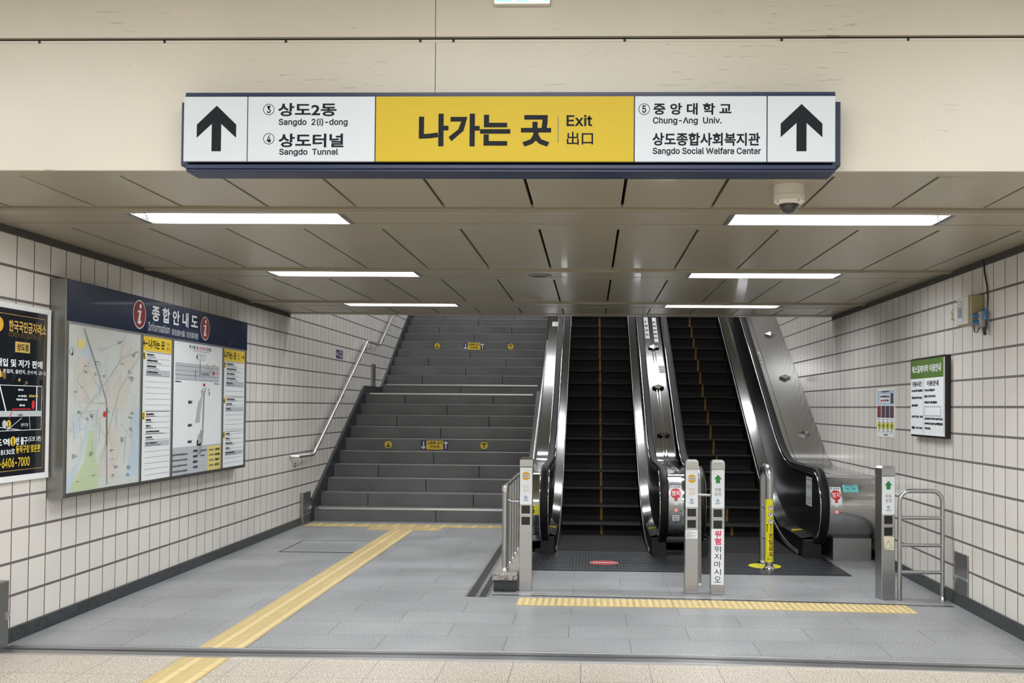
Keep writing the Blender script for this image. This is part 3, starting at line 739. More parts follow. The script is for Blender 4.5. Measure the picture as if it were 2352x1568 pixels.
# ================================================================ information board on the left wall
BX = -3.52
t = thing('information_board', 'large station information board with maps under a navy header on the left wall', 'notice board', (XL, 8.41, .88))
mb = MB(); mb.box(XL, BX, 6.64, 6.665, .862, 2.335, 'frame'); mb.box(XL, BX, 10.165, 10.19, .862, 2.335, 'frame'); mb.box(XL, BX - .001, 6.665, 10.165, .863, .892, 'frame'); mb.box(XL, BX - .007, 6.665, 10.165, .892, 2.3, 'frame'); mb.box(XL, BX - .008, 6.665, 10.165, 2.3, 2.334, 'frame')
mb.build('housing', t, bevel=.002)
hd = one('header_panel', 'navy_d', t, (BX - .006, BX + .004, 6.655, 10.19, 2.052, 2.337), bevel=.001, label='navy header with information lettering')
for cy, cz, r in ((7.728, 2.194, .112), (9.063, 2.189, .108)):
    f = Flat(on_left(BX + .004)); f.disc(cy, cz, r, 'white', 1); f.disc(cy, cz, r * .93, 'maroon', 2)
    f.disc(cy + .012, cz + r * .58, r * .17, 'white', 3)
    f.poly([(cy - .035, cz + r * .26), (cy + .028, cz + r * .3), (cy + .006, cz - r * .45), (cy + .036, cz - r * .42), (cy + .012, cz - r * .68), (cy - .034, cz - r * .62), (cy - .006, cz + r * .14), (cy - .034, cz + r * .12)], 'white', 3)
    f.build('info_symbol', hd)
f = Flat(on_left(BX + .004)); f.rect(7.86, 2.055, 8.915, 2.162, 'navy', 1)
f.text('종 합 안 내 도', 7.945, 2.165, 8.885, 2.292, 'white', 3, .03)
f.text('Information', 7.885, 2.082, 8.29, 2.152, 'white', 3, .0)
f.text('綜合案內圖', 8.335, 2.078, 8.60, 2.132, 'white', 3, .0); f.text('综合案内图', 8.64, 2.078, 8.895, 2.132, 'white', 3, .0)
f.build('lettering', hd)
mb = MB()
for y in (7.79, 8.372, 9.536): mb.box(BX - .006, BX + .006, y - .012, y + .012, .885, 2.048, 'frame')
for a in (6.66, 10.165): mb.box(BX - .006, BX + .006, a - .005, a + .012, .885, 2.05, 'frame')
mb.box(BX - .006, BX + .007, 6.66, 10.18, .872, .892, 'frame'); mb.box(BX - .006, BX + .007, 6.66, 10.18, 2.040, 2.054, 'alu'); mb.build('trim', t)
# neighbourhood map
f = Flat(on_left(BX - .0055)); y0, y1, z0, z1 = 6.672, 7.778, .892, 2.04
f.rect(y0, z0, y1, z1, 'map', 1)
f.poly([(y0 + .03, z0 + .005), (y0 + .46, z0 + .005), (y0 + .44, z0 + .18), (y0 + .36, z0 + .42), (y0 + .31, z0 + .41), (y0 + .26, z0 + .2)], 'map_g', 2)
f.poly([(y0, z0), (y0 + .06, z0), (y0 + .30, z0 + .38), (y0 + .32, z0 + .5), (y0 + .28, z0 + .46), (y0 + .2, z0 + .24), (y0, z0 + .1)], 'map_b', 2)
f.poly([(y1, z0 + .05), (y1 - .22, z0 + .05), (y1 - .14, z0 + .3), (y1 - .16, z0 + .5), (y1, z0 + .62)], 'map_b', 2)
f.poly([(y0 + .2, z1 - .12), (y0 + .3, z1 - .13), (y0 + .36, z1 - .34), (y0 + .25, z1 - .4), (y0 + .2, z1 - .3)], 'map_b', 2)
f.poly([(y0 + .1, z1 - .62), (y0 + .2, z1 - .6), (y0 + .22, z1 - .72), (y0 + .1, z1 - .78)], 'map_b', 2)
for q in ((.09, .6, .3, .35), (.45, .05, .3, .25), (.55, .55, .4, .3), (.75, .85, .3, .22), (.55, .2, .22, .25)):
    a, b = y0 + q[0], z0 + q[1]; f.poly([(a, b + .04), (a + q[2] * .8, b), (a + q[2], b + q[3] * .7), (a + q[2] * .5, b + q[3]), (a + .02, b + q[3] * .8)], 'map_p', 2)
rr = random.Random(3)
for k in range(110):
    a, b = rr.uniform(y0 + .02, y1 - .1), rr.uniform(z0 + .03, z1 - .06); ang = rr.choice((.1, .12, PI / 2 + .05, PI / 2, .9, -.6)) + rr.gauss(0, .12); l = rr.uniform(.06, .34)
    c, d = a + l * math.cos(ang), b + l * math.sin(ang)
    if y0 < c < y1 and z0 < d < z1: f.line([(a, b), ((a + c) / 2 + rr.gauss(0, .008), (b + d) / 2), (c, d)], rr.choice((.0025, .003, .005)), 'map_r', 3)
f.line([(y0 + .22, z1 - .02), (y0 + .42, z1 - .3), (y0 + .56, z1 - .52), (y0 + .565, z0 + .6), (y0 + .59, z0 + .02)], .017, 'map_rd', 4)
f.line([(y0 + .05, z0 + .42), (y0 + .5, z0 + .72), (y0 + .8, z0 + .95), (y1 - .02, z0 + 1.02)], .012, 'map_r', 4)
f.line([(y1 - .02, z0 + .98), (y1 - .35, z0 + .7), (y0 + .6, z0 + .4), (y0 + .5, z0 + .2)], .009, 'map_r', 4)
for k in range(34):
    a, b = rr.uniform(y0 + .04, y1 - .1), rr.uniform(z0 + .04, z1 - .06)
    for q in range(rr.choice((1, 2, 2, 3))): f.smudge(a, b - q * .011, a + rr.uniform(.02, .07), b - q * .011 + .007, 'ink2', 5)
f.disc(y0 + .535, z0 + .53, .021, 'red', 6); f.line([(y0 + .575, z0 + .30), (y0 + .57, z0 + .58)], .014, 'gold_d', 5)
f.disc(y0 + .06, z1 - .19, .026, 'white', 5); f.ring(y0 + .06, z1 - .19, .022, .026, 'ink2', 6); f.poly([(y0 + .052, z1 - .215), (y0 + .07, z1 - .215), (y0 + .066, z1 - .165)], 'ink', 7)
f.rect(y0 + .14, z1 - .16, y0 + .23, z1 - .10, 'pale_y', 4)
f.build('neighbourhood_map', t, label='pale green and blue neighbourhood map')
def exit_list(y0, y1, nums, dr):
    f = Flat(on_left(BX - .0055)); z0, z1 = .892, 2.04
    f.rect(y0, z0, y1, z1, 'paper', 1); f.rect(y0 + .004, 1.92, y1 - .004, 2.036, 'yellow', 2)
    w = y1 - y0
    if dr < 0: f.arrow_side(y0 + w * .10, 1.978, w * .14, .045, 'ink', 3, -1); a = y0 + w * .2
    else: f.arrow_side(y1 - w * .10, 1.978, w * .14, .045, 'ink', 3, 1); a = y0 + w * .03
    f.text('나가는 곳', a, 1.943, a + w * .55, 2.013, 'ink', 3, .03)
    f.text('Exit', a + w * .62, 1.984, a + w * .72, 2.006, 'ink', 3); f.text('出口', a + w * .62, 1.945, a + w * .73, 1.968, 'ink', 3)
    for k in range(21):
        z = 1.863 - k * .0465
        if z > z0 + .01: f.rect(y0 + w * .13, z - .0012, y1 - w * .04, z + .0012, 'ink2', 2)
    for d, zt, n in nums:
        f.rect(y0 + .003, zt - .06, y0 + w * .12, zt, 'yellow', 2)
        if d: f.text(d, y0 + w * .04, zt - .053, y0 + w * .095, zt - .008, 'ink', 3, .03)
        f.rect(y0 + w * .12, zt + .002, y1 - w * .04, zt + .005, 'ink', 3)
        for k in range(n):
            zz = zt - .026 - k * .0462; l = rr.uniform(.2, .6)
            f.smudge(y0 + w * .16, zz, y0 + w * (.16 + l * .75), zz + .016, 'ink', 4); f.smudge(y0 + w * .16, zz - .012, y0 + w * (.16 + l), zz - .005, 'ink2', 4)
        zq = zt - .0462 * n; f.rect(y0 + w * .13, zq, y1 - w * .04, zq + .044, 'grey_l', 2)
    f.build('exit_list', t, label='white exit list with yellow heading, arrow pointing ' + ('left' if dr < 0 else 'right'))
exit_list(7.805, 8.358, (('1', 1.91, 4), ('2', 1.435, 6)), -1)
exit_list(9.553, 10.15, (('3', 1.91, 5), ('4', 1.57, 3), ('5', 1.235, 5)), 1)
RM = [(.8, .8), (.892, .892), (1.062, 1.13), (1.11, 1.20), (1.36, 1.62), (1.47, 1.675), (1.53, 1.71), (1.69, 1.83), (1.742, 1.86), (1.80, 1.90), (1.86, 1.945), (1.893, 1.965), (1.912, 1.98), (1.925, 1.985), (1.965, 2.02), (2.04, 2.04), (2.2, 2.2)]
def plan_z(v):
    for (a, b), (c, d) in zip(RM[:-1], RM[1:]):
        if v <= c: return b + (d - b) * (v - a) / (c - a)
f = Flat(lambda u, v, d: (BX - .0055 + d, u, plan_z(v))); y0, y1, z0, z1 = 8.386, 9.522, .892, 2.04; w = y1 - y0
f.rect(y0, z0, y1, z1, 'paper', 1)
f.text('역 이용 및', y0 + w * .30, 1.925, y0 + w * .48, 1.965, 'ink', 3, .02); f.text('비상대피', y0 + w * .50, 1.925, y0 + w * .63, 1.965, 'pink', 3, .02); f.text('안내도', y0 + w * .65, 1.925, y0 + w * .76, 1.965, 'ink', 3, .02)
f.text('Station & Emergency Evacuation Map', y0 + w * .38, 1.893, y0 + w * .72, 1.912, 'ink2', 3)
f.line([(y0 + w * .47, 1.80), (y0 + w * .62, 1.80), (y0 + w * .62, 1.86), (y0 + w * .47, 1.86), (y0 + w * .47, 1.80)], .005, 'ink2', 3); f.text('상 도', y0 + w * .51, 1.82, y0 + w * .58, 1.848, 'ink', 3); f.rect(y0 + w * .45, 1.81, y0 + w * .465, 1.85, 'ink', 3)
for k in range(4): f.rect(y0 + w * .05, 1.69 - k * .052, y1 - w * .06, 1.738 - k * .052, 'grey_l', 2); f.rect(y0 + w * .05, 1.688 - k * .052, y1 - w * .06, 1.692 - k * .052, 'ink2', 3)
f.line([(y0 + w * .52, 1.59), (y0 + w * .52, 1.79)], .012, 'ink2', 4); f.line([(y0 + w * .43, 1.54), (y0 + w * .43, 1.66)], .012, 'ink2', 4)
for k in range(5): f.rect(y0 + w * (.56 + k * .035), 1.60, y0 + w * (.575 + k * .035), 1.625, 'ink', 4)
f.line([(y0 + w * .62, 1.60), (y0 + w * .74, 1.66), (y0 + w * .68, 1.735)], .004, 'photo_r', 4); f.line([(y0 + w * .74, 1.66), (y0 + w * .82, 1.735)], .004, 'photo_r', 4)
f.disc(y0 + w * .81, 1.635, .024, 'red', 5); f.rect(y0 + w * .66, 1.735, y0 + w * .69, 1.76, 'yellow', 4); f.rect(y0 + w * .80, 1.735, y0 + w * .84, 1.76, 'yellow', 4)
f.smudge(y0 + w * .05, 1.49, y0 + w * .16, 1.51, 'ink', 4); f.smudge(y1 - w * .17, 1.49, y1 - w * .06, 1.51, 'ink', 4)
f.disc(y0 + w * .61, 1.47, .026, 'red', 5)
for k in range(14): a, b = y0 + w * (.54 + rr.random() * .2), 1.44 - rr.random() * .09; f.line([(a, b), (a - .02 + rr.random() * .03, b - .02)], .008, rr.choice(('ink', 'ink2', 'photo_r')), 5)
P = lambda a, b: (y0 + w * a, b)
f.poly([P(.60, 1.36), P(.63, 1.36), P(.61, 1.12), P(.58, 1.12)], 'map_rd', 3)
f.poly([P(.50, 1.30), P(.58, 1.34), P(.53, 1.19), P(.44, 1.19)], 'plan', 4); f.poly([P(.50, 1.12), P(.60, 1.16), P(.58, .99 + .05), P(.46, .985 + .03)], 'plan', 4)
f.poly([P(.54, 1.10), P(.62, 1.08), P(.55, .93 + .16), P(.56, .93 + .12)], 'plan', 4)
f.poly([P(.55, 1.15), P(.62, 1.15), P(.57, 1.0), P(.52, .93 + .07), P(.45, 1.0), P(.49, 1.0)], 'map_rd', 4)
f.poly([P(.51, 1.10), P(.59, 1.10), P(.54, 1.075), P(.50, 1.07)], 'plan', 5)
for a, b in ((.30, 1.29), (.30, 1.17), (.30, 1.08)): f.smudge(y0 + w * a, b, y0 + w * (a + .08), b + .018, 'ink', 4)
f.rect(y0 + .004, z0, y1 - .004, 1.062, 'grey_l', 2); f.rect(y0 + w * .70, z0, y1 - .004, 1.05, 'pale_y', 3); f.rect(y0 + w * .48, 1.06, y0 + w * .56, 1.095, 'ink', 4)
for k in range(4):
    z = 1.02 - k * .034
    f.smudge(y0 + w * .02, z - .01, y0 + w * .30, z + .004, 'ink2', 4); f.smudge(y0 + w * .41, z, y0 + w * .5, z + .018, 'ink', 4); f.smudge(y0 + w * .74, z, y0 + w * .84, z + .012, 'ink2', 4); f.smudge(y0 + w * .87, z - .004, y0 + w * .97, z + .016, 'ink', 4)
f.smudge(y0 + w * .56, 1.02, y0 + w * .68, 1.035, 'ink2', 4); f.smudge(y0 + w * .56, .99, y0 + w * .65, 1.0, 'ink2', 4)
f.build('station_plan', t, label='white station plan with grey cross section')

# ================================================================ advertising poster, left wall
def py_(px): return 8303.0 / (1358 - px)
def pz_(py): return 2.1 - (py - 711) * .002795
t = thing('poster', 'black and gold jewellery poster in a white frame at the left edge', 'poster', (XL, 6.2, 1.0))
mb = MB(); mb.box(XL, XL + .021, 5.701, 5.735, 1.042, 2.085, 'lamp_white'); mb.box(XL, XL + .021, 6.588, 6.621, 1.042, 2.085, 'lamp_white'); mb.box(XL, XL + .022, 5.7, 6.622, 2.085, 2.12, 'lamp_white'); mb.box(XL, XL + .022, 5.7, 6.622, 1.005, 1.042, 'lamp_white'); mb.build('frame', t, bevel=.002)
sh = one('sheet', 'poster', t, (XL + .002, XL + .014, 5.72, 6.6, 1.03, 2.1))
f = Flat(on_left(XL + .014))
def PT(s, x0, x1, ya, yb, mat, bold=.02, layer=3): f.text(s, x0 if x0 > 5 and x0 < 6.7 and not isinstance(x0, int) else py_(x0), pz_(yb), x1 if isinstance(x1, float) else py_(x1), pz_(ya), mat, layer, bold)
f.line([(5.76, 1.075), (6.555, 1.075), (6.555, 2.05), (5.76, 2.05), (5.76, 1.075)], .003, 'gold', 1)
f.disc(6.04, 1.98, .045, 'orange', 2)
PT('한국국민금거래소', 6, 94, 741, 767, 'gold', .03); PT('KOREA KOOKMIN GOLD', 6, 93, 768, 779, 'gold_d', .0)
f.rect(py_(22), pz_(812), py_(57), pz_(788), 'gold', 2); PT('상도점', 26, 53, 792, 808, 'poster', .02, 4)
PT('고가 매입 및 저가 판매', 5.86, 87, 828, 846, 'white', .03); PT('(순금, 18K, 14K, 주얼리, 돌반지, 은수저, 금니)', 5.80, 95, 851, 862, 'white', .01)
for k in range(26):
    a, b = rr.uniform(5.8, 6.53), rr.uniform(pz_(925), pz_(868)); q = rr.uniform(.02, .06); f.poly([(a, b), (a + q, b + q * .4), (a + q * .7, b + q * 1.2), (a - q * .2, b + q * .8)], rr.choice(('gold_d', 'gold_d', 'gold', 'ink')), 2)
xa, xb, za, zb = 5.82, py_(86), pz_(988), pz_(887)
f.rect(xa, za, xb, zb, 'poster', 4); f.line([(xa, za), (xb, za), (xb, zb), (xa, zb), (xa, za)], .004, 'white', 5)
f.rect(xa, pz_(957), xb, pz_(944), 'grey_l', 5); f.line([(py_(74), pz_(944)), (py_(74), zb)], .012, 'white', 5); f.line([(py_(2), pz_(944)), (py_(-14), zb)], .012, 'white', 5)
f.line([(py_(40), za), (xa + .1, pz_(975)), ], .004, 'white', 5); f.line([(py_(4), za), (py_(40), pz_(960))], .004, 'white', 5); f.line([(py_(58), pz_(957)), (py_(60), za)], .004, 'white', 5)
f.line([(py_(10), pz_(962)), (py_(18), pz_(940)), (py_(60), pz_(940))], .007, 'red', 6)
f.disc(py_(66), pz_(930), .018, 'red', 6, .03); f.disc(py_(9), pz_(973), .024, 'yellow', 6); f.text('1', py_(7.6), pz_(979), py_(10.4), pz_(967), 'ink', 7, .03); f.disc(py_(-1), pz_(973), .024, 'grey_l', 6)
for a, b, c in ((30, 42, 894), (30, 50, 908), (26, 52, 916), (34, 46, 929), (30, 42, 951)): f.smudge(py_(a), pz_(c + 5), py_(b), pz_(c), 'white' if c < 940 else 'ink2', 7)
f.smudge(py_(56), pz_(913), py_(78), pz_(907), 'gold', 7); f.text('동작구청', py_(38), pz_(980), py_(54), pz_(972), 'white', 7)
PT('상도역', 5.92, 13, 1005, 1022, 'white', .03); f.disc(py_(21), pz_(1012), .030, 'yellow', 3); f.text('1', py_(19), pz_(1020), py_(23), pz_(1004), 'ink', 4, .03)
PT('번 출구', 28, 55, 1003, 1021, 'white', .03); PT('(도보 3분)', 57, 87, 1003, 1017, 'white', .015)
PT('상가 B130호', 5.97, 26, 1028, 1042, 'white', .015); PT('동작구청 맞은편', 28, 85, 1022, 1040, 'yellow', .02)
PT('02-6406-7000', 5.99, 61, 1049, 1070, 'yellow', .03)
f.build('print', sh)

# ================================================================ boxes, rails and small things on the left wall
def guide_box(name, label, x0, x1, y0, y1, z1, seam, face, side):
    t = thing(name, label, 'metal box', ((x0 + x1) / 2, (y0 + y1) / 2, 0), 'steel shutter guide boxes')
    one('body', 'steel_d', t, (x0, x1, y0, y1, 0, z1), bevel=.003)
    mb = MB()
    xf = x1 if face > 0 else x0
    if seam: mb.box(xf, xf + face * .006, y0, y1, seam, seam + .016, 'alu')
    mb.box(xf, xf + face * .003, y0 + .012, y1 - .012, .012, (seam or z1) - .012, 'frame'); mb.build('door', t)
    mb = MB(); mb.box(xf, xf + face * .012, y1 - .035, y1 - .015, .17, .22, 'alu'); mb.tube([(xf + face * .01, y1 - .025, .20), (xf + face * .03, y1 - .04, .205)], .005, 'alu', 8); mb.build('latch', t)
    return t
guide_box('shutter_guide_box', 'steel shutter guide box low on the wall at the left edge', XL, XL + .06, 5.83, 6.125, .408, 0, 1, 0)
guide_box('shutter_guide_box', 'steel shutter guide box at the left foot of the stairs', XL, XL + .045, 12.53, 12.87, .40, .12, 1, 0)
guide_box('shutter_guide_box', 'steel shutter guide box with a latch low on the right wall', XR - .012, XR, 7.705, 7.985, .408, .215, -1, 0)
t = one('wall_channel', 'steel_d', None, (XL, XL + .03, 16.52, 16.75, 1.72, 2.19), bevel=.002); tag(t, 'narrow grey metal channel on the left wall at the stair landing', 'metal channel')
f = Flat(on_left(XL + .001)); f.rect(14.235, 2.175, 14.61, 2.295, 'purple', 1); f.arrow_side(14.31, 2.235, .10, .07, 'white', 2, -1); f.text('내려가는', 14.39, 2.24, 14.585, 2.285, 'white', 2); f.text('좌측통행', 14.39, 2.188, 14.585, 2.232, 'white', 2)
tag(f.build('wall_sticker'), 'small purple arrow sticker on the tiled wall beside the stair handrail', 'sticker')
t = thing('wall_handrail', 'bent steel handrail climbing the left wall beside the stairs', 'handrail', (XL, 12.8, .6))
hx = XL + .085
path = [(hx - .08, 12.10, .875), (hx, 12.13, .875), (hx, 12.78, .868), (hx, 12.84, .885), (hx, 15.82, 2.50), (hx, 15.88, 2.515), (hx, 16.74, 2.515), (hx, 16.80, 2.53), (hx, 20.0, 4.23)]
mb = MB(); mb.tube(path, .021, 'alu', 12); mb.build('rail', t, smooth=True)
for y, z in ((12.3, .87), (13.2, 1.08), (14.35, 1.70), (15.4, 2.27), (16.1, 2.51), (17.1, 2.69), (18.5, 3.43)):
    mb = MB(); mb.tube([(hx, y, z - .02), (hx, y, z - .075), (hx - .02, y, z - .10), (XL + .004, y, z - .105)], .008, 'steel', 8); mb.tube([(XL + .001, y, z - .105), (XL + .006, y, z - .105)], .03, 'steel', 12); mb.build('bracket', t, smooth=True)

# ================================================================ escalators
HC, HL, HZ = 5.945, .5, .893           # handrail centre line: climb constant, rounding, level height
DC, DL, DZ = 6.13, .3, .842            # deck top
LC, LL, LZ = 6.73, .75, .20            # inner ledge
NC, NL = 6.9, .75                      # step nosing line (level 0)
YC, ZC, RH = 10.25, .532, .361         # newel circle of the handrail
YEND = 19.2
def climb(z0, c, L, ya, yb, n=70): return [(ya + (yb - ya) * k / n, blend(ya + (yb - ya) * k / n, z0, c, L)) for k in range(n + 1)]
def loop(r, a0=-90, a1=-270, n=22):
    """front half circle of the newel from bottom round to top"""
    return [(YC + r * math.cos(math.radians(a0 + (a1 - a0) * k / n)), ZC + r * math.sin(math.radians(a0 + (a1 - a0) * k / n))) for k in range(n + 1)]
def rail_path(off=0.0):
    """handrail centre path moved inward by off"""
    r = RH - off
    up = climb(HZ, HC, HL, YC + .05, YEND)
    sl = math.atan(S30); res = []
    for i, (y, z) in enumerate(up):
        a = up[max(0, i - 1)]; b = up[min(len(up) - 1, i + 1)]; ang = math.atan2(b[1] - a[1], b[0] - a[0])
        res.append((y + math.sin(ang) * off, z - math.cos(ang) * off))
    return [(YC + .45, ZC - r), (YC + .2, ZC - r)] + loop(r) + res
def rr_prof(w, h, r=.012, n=4):
    pts = []
    for cx, cy, a0 in ((w / 2 - r, h / 2 - r, 0), (-w / 2 + r, h / 2 - r, 90), (-w / 2 + r, -h / 2 + r, 180), (w / 2 - r, -h / 2 + r, 270)):
        for k in range(n + 1): a = math.radians(a0 + 90 * k / n); pts.append((cx + r * math.cos(a), cy + r * math.sin(a)))
    return pts
RD = .318; ZD = DZ - RD                 # rounded deck nose
def deck_poly(extra=0.0, ybot=YEND):
    top = climb(DZ + extra, DC - extra, DL, YC, YEND)
    nose = [(YC + (RD + extra) * math.cos(math.radians(a)), ZD + (RD + extra) * math.sin(math.radians(a))) for a in [-90 - 180 * k / 24 for k in range(25)]]
    return nose + top[1:]
def deck(name, t, x0, x1, mat, label=None):
    p = deck_poly(); mb = MB()
    low = [(YEND, S30 * YEND - 7.6), (12.9, .02), (10.6, .02), (10.55, ZD - RD)]
    mb.prism_x(p + low, x0, x1, mat)
    return mb.build(name, t, smooth=True, angle=30, label=label)
def balustrade(t, xh, inner, xs):
    """handrail, chrome guide, black panel, ledge and skirt; inner = +1 when the steps lie on the +x side"""
    mb = MB(); mb.sweep_yz(rail_path(0), xh, rr_prof(.078, .042, .018), 'rubber'); hr = mb.build('handrail', t, smooth=True, angle=50)
    for s in (-1, 1):
        mb = MB(); mb.sweep_yz(rail_path(.032), xh + s * .037, rr_prof(.020, .030, .008, 3), 'chrome'); mb.build('handrail_guide', t, smooth=True, angle=50)
    ins = rail_path(.04)[1:]
    led = climb(LZ - .02, LC + .02, LL, 10.3, YEND, 60)
    mb = MB(); mb.prism_x(ins + led[::-1], xh - .013, xh + .013, 'panel'); mb.build('balustrade_panel', t)
    # sloping ledge between panel and steps: black near the newel paints in a dark reflection, steel on the climb
    def ledge(ya, yb, n, mat, nm):
        c1 = climb(LZ + .02, LC - .02, LL, ya, yb, n); c2 = climb(LZ - .005, LC + .005, LL, ya, yb, n)
        mb = MB(); a = [(xh + inner * .012, y, z) for y, z in c1]; b = [(xs, y, z) for y, z in c2]
        mb.strip(a, b, mat); mb.strip(b, [(x, y, z - .02) for x, y, z in b], mat)
        return mb.build(nm, t, smooth=True)
    ledge(11.25, YEND, 60, 'deck', 'inner_deck')
    lg = ledge(10.32, 11.25, 12, 'panel', 'lower_inner_deck')
    mb = MB(); mb.box(min(xh + inner * .018, xs - inner * .012), max(xh + inner * .018, xs - inner * .012), 10.86, 10.90, LZ + .001, LZ + .021, 'yellow'); mb.build('step_mark', lg)
    # skirt under the ledge and a bright band standing for light reflected on it
    sk = climb(LZ - .03, LC + .03, LL, 10.42, YEND, 60); lo = [(y, max(-.02, blend(y, -.02, NC + .35, NL))) for y, z in sk]
    mb = MB(); mb.prism_x(sk + lo[::-1], xs, xs - inner * .008, 'panel'); mb.build('skirt', t)
    tr = climb(.035, LC + .09, 1.15, 10.50, YEND, 60)
    mb = MB(); mb.sweep_yz(tr, xs + inner * .006, rr_prof(.012, .045, .005, 2), 'alu'); mb.build('skirt_glint', t, smooth=True, angle=50)
    x0, x1 = sorted((xs - inner * .01, xh - inner * .046))
    one('newel_base', 'black', t, (x0, x1, 10.26, 11.1, 0, .185), bevel=.006)
def nose_z(y): return blend(y, 0, NC, NL)
STEP_Y = [10.525, 10.99, 11.47, 11.984, 12.429] + [12.784 + .3437 * k for k in range(19)]
def make_steps(t, xa, xb, xc):
    for k in range(len(STEP_Y) - 1):
        y0, y1 = STEP_Y[k], STEP_Y[k + 1]
        z1 = nose_z(y0) if k > 2 else 0.002
        if k > 2: z1 = max(z1, 0)
        z0 = (nose_z(STEP_Y[k - 1]) if k > 3 else 0.002)
        mb = MB(); r = max(z1 - z0, 0)
        prof = [(y0, z1), (y1 + .02, z1), (y1 + .02, z0 - .12), (y0 + .012, z0 - .12), (y0 + .012, z0 + .02 if r > .05 else z1 - .01), (y0, z1 - .012)]
        if r > .05: prof = [(y0, z1), (y1 + .02, z1), (y1 + .02, z0 - .12), (y0 + .03, z0 - .12), (y0 + .026, z0 + r * .35), (y0 + .012, z0 + r * .75), (y0, z1 - .014)]
        mb.prism_x(prof, xa, xb, 'step')
        mb.box(xa + .02, xb - .02, y0 - .001, y0 + .012, z1 - .007, z1 + .0008, 'nose')
        if r > .03:
            mb.prism_x([(p[0] - .0012, p[1]) for p in prof[3:]] + [(p[0] + .0, p[1]) for p in prof[3:]][::-1], xc - .014, xc + .014, 'mark')
        mb.build('step', t)
M['mark'] = plain('dull_step_line', srgb(140, 106, 40), 0.5, 0, .25, 12)
def newel_fn(xc, r=RD): return lambda u, v, d: (xc + u, YC - (r + d) * math.cos(v / r), ZD + (r + d) * math.sin(v / r))
def control_strip(t, xc, w):
    """steel control strip wrapped round the deck nose, with stop label and lamp"""
    f = Flat(newel_fn(xc)); f.rect(-w / 2, -.22, w / 2, .36, 'steel', 3, 1, 24); ob = f.build('control_strip', t, smooth=True)
    g = Flat(newel_fn(xc, RD + .0022), (1, .02)); a = w * .42
    g.rect(-a, .045, a, .235, 'white', 1, 1, 10)
    g.text('E-STOP', -a * .8, .205, a * .8, .225, 'ink', 2, .05)
    g.disc(0, .145, a * .97, 'red', 2)
    g.poly([(-.012, .095), (.012, .095), (.012, .082), (.022, .082), (0, .062), (-.022, .082), (-.012, .082)], 'red', 2)
    g.text('정지', -a * .78, .118, a * .78, .172, 'white', 3, .02)
    g.rect(-a * .35, .03, a * .35, .045, 'white', 1)
    g.build('stop_label', ob)
    mb = MB(); c = newel_fn(xc, RD + .003)(0, -.022, 0); mb.tube([c, (c[0], c[1] - .012, c[2])], .0125, 'red_led', 14); mb.build('lamp', ob)
    mb = MB(); c = newel_fn(xc, RD + .003)(a * .8, -.028, 0); mb.tube([c, (c[0], c[1] - .006, c[2])], .006, 'black', 10); mb.build('key_switch', ob)
    return ob
def incline_frame(y0, z_top):
    n = (-math.sin(PI / 6), math.cos(PI / 6))
    return lambda u, v, d: (u, y0 + v * math.cos(PI / 6) + n[0] * d, z_top + v * math.sin(PI / 6) + n[1] * d)
def stud(t, x, y, s=.07):
    """pyramid stop stud on the sloping deck"""
    fr = incline_frame(y, S30 * y - DC); mb = MB()
    q = [(x - s, 0), (x, -s * .75), (x + s, 0), (x, s * .75)]
    vs = [fr(a, b, 0) for a, b in q] + [fr(a, b, .026) for a, b in q] + [fr(x, 0, .062)]
    mb.add(vs, [(0, 1, 5, 4), (1, 2, 6, 5), (2, 3, 7, 6), (3, 0, 4, 7), (4, 5, 8), (5, 6, 8), (6, 7, 8), (7, 4, 8)], 'deck'); mb.build('deck_stud', t)
def deck_sticker(t, u0, u1, y, h, fill, nm='notice_sticker', base='paper'):
    f = Flat(incline_frame(y, S30 * y - DC)); f.rect(u0, 0, u1, h, base, 1); fill(f, u0, u1, h); f.build(nm, t)

AX0, AX1, ASL, ASR = -.455, .725, -.353, .617
BX0, BX1, BSL, BSR = 1.09, 2.285, 1.20, 2.14
A = thing('escalator', 'left escalator with black steps beside the stone staircase', 'escalator', (.13, 10.5, 0), 'pair of escalators')
balustrade(A, AX0, 1, ASL); balustrade(A, AX1, -1, ASR)
deck('outer_deck', A, -.645, AX0 - .048, 'deck', 'polished steel deck beside the stairs')
deck('middle_deck', A, AX1 + .048, BX0 - .048, 'deck', 'polished steel deck shared between the two escalators')
make_steps(A, ASL + .012, ASR - .012, .137)
mb = MB()
def small_print(n, mat='ink', dots=None):
    def g(f, u0, u1, h):
        w = u1 - u0
        for k in range(n):
            z = h * (.1 + .8 * (k + .5) / n)
            if dots: f.disc(u0 + w * .5, z + h * .03, w * .16, dots, 2)
            f.smudge(u0 + w * .15, z - h * .06, u1 - w * .15, z + h * .02, mat, 3)
    return g
deck_sticker(A, -.60, -.515, 15.35, .16, small_print(2, 'ink', 'pale_y'))
for y in (12.62, 13.68, 14.72): stud(A, .905, y, .078)
mb = MB(); pr = climb(DZ + .004, DC - .004, DL, 10.7, YEND, 60)
for s in (-.018, .018): mb.sweep_yz(pr, .905 + s, rr_prof(.014, .02, .006, 2), 'chrome')
mb.build('deck_rib', A, smooth=True)
deck_sticker(A, .80, .865, 15.0, .75, small_print(4, 'ink2'))
deck_sticker(A, .925, .99, 14.9, .85, small_print(5, 'ink2'))
deck_sticker(A, .94, 1.03, 14.05, .24, small_print(3, 'ink'))
cs = control_strip(A, .84, .13)
g = Flat(newel_fn(.84, RD + .0022)); g.rect(-.035, -.13, .035, -.07, 'white', 1, 1, 4); g.smudge(-.025, -.09, .025, -.082, 'ink2', 2); g.smudge(-.02, -.115, .02, -.105, 'ink2', 2); g.rect(-.004, -.17, .004, -.13, 'ink2', 1); g.build('notice_sticker', cs)
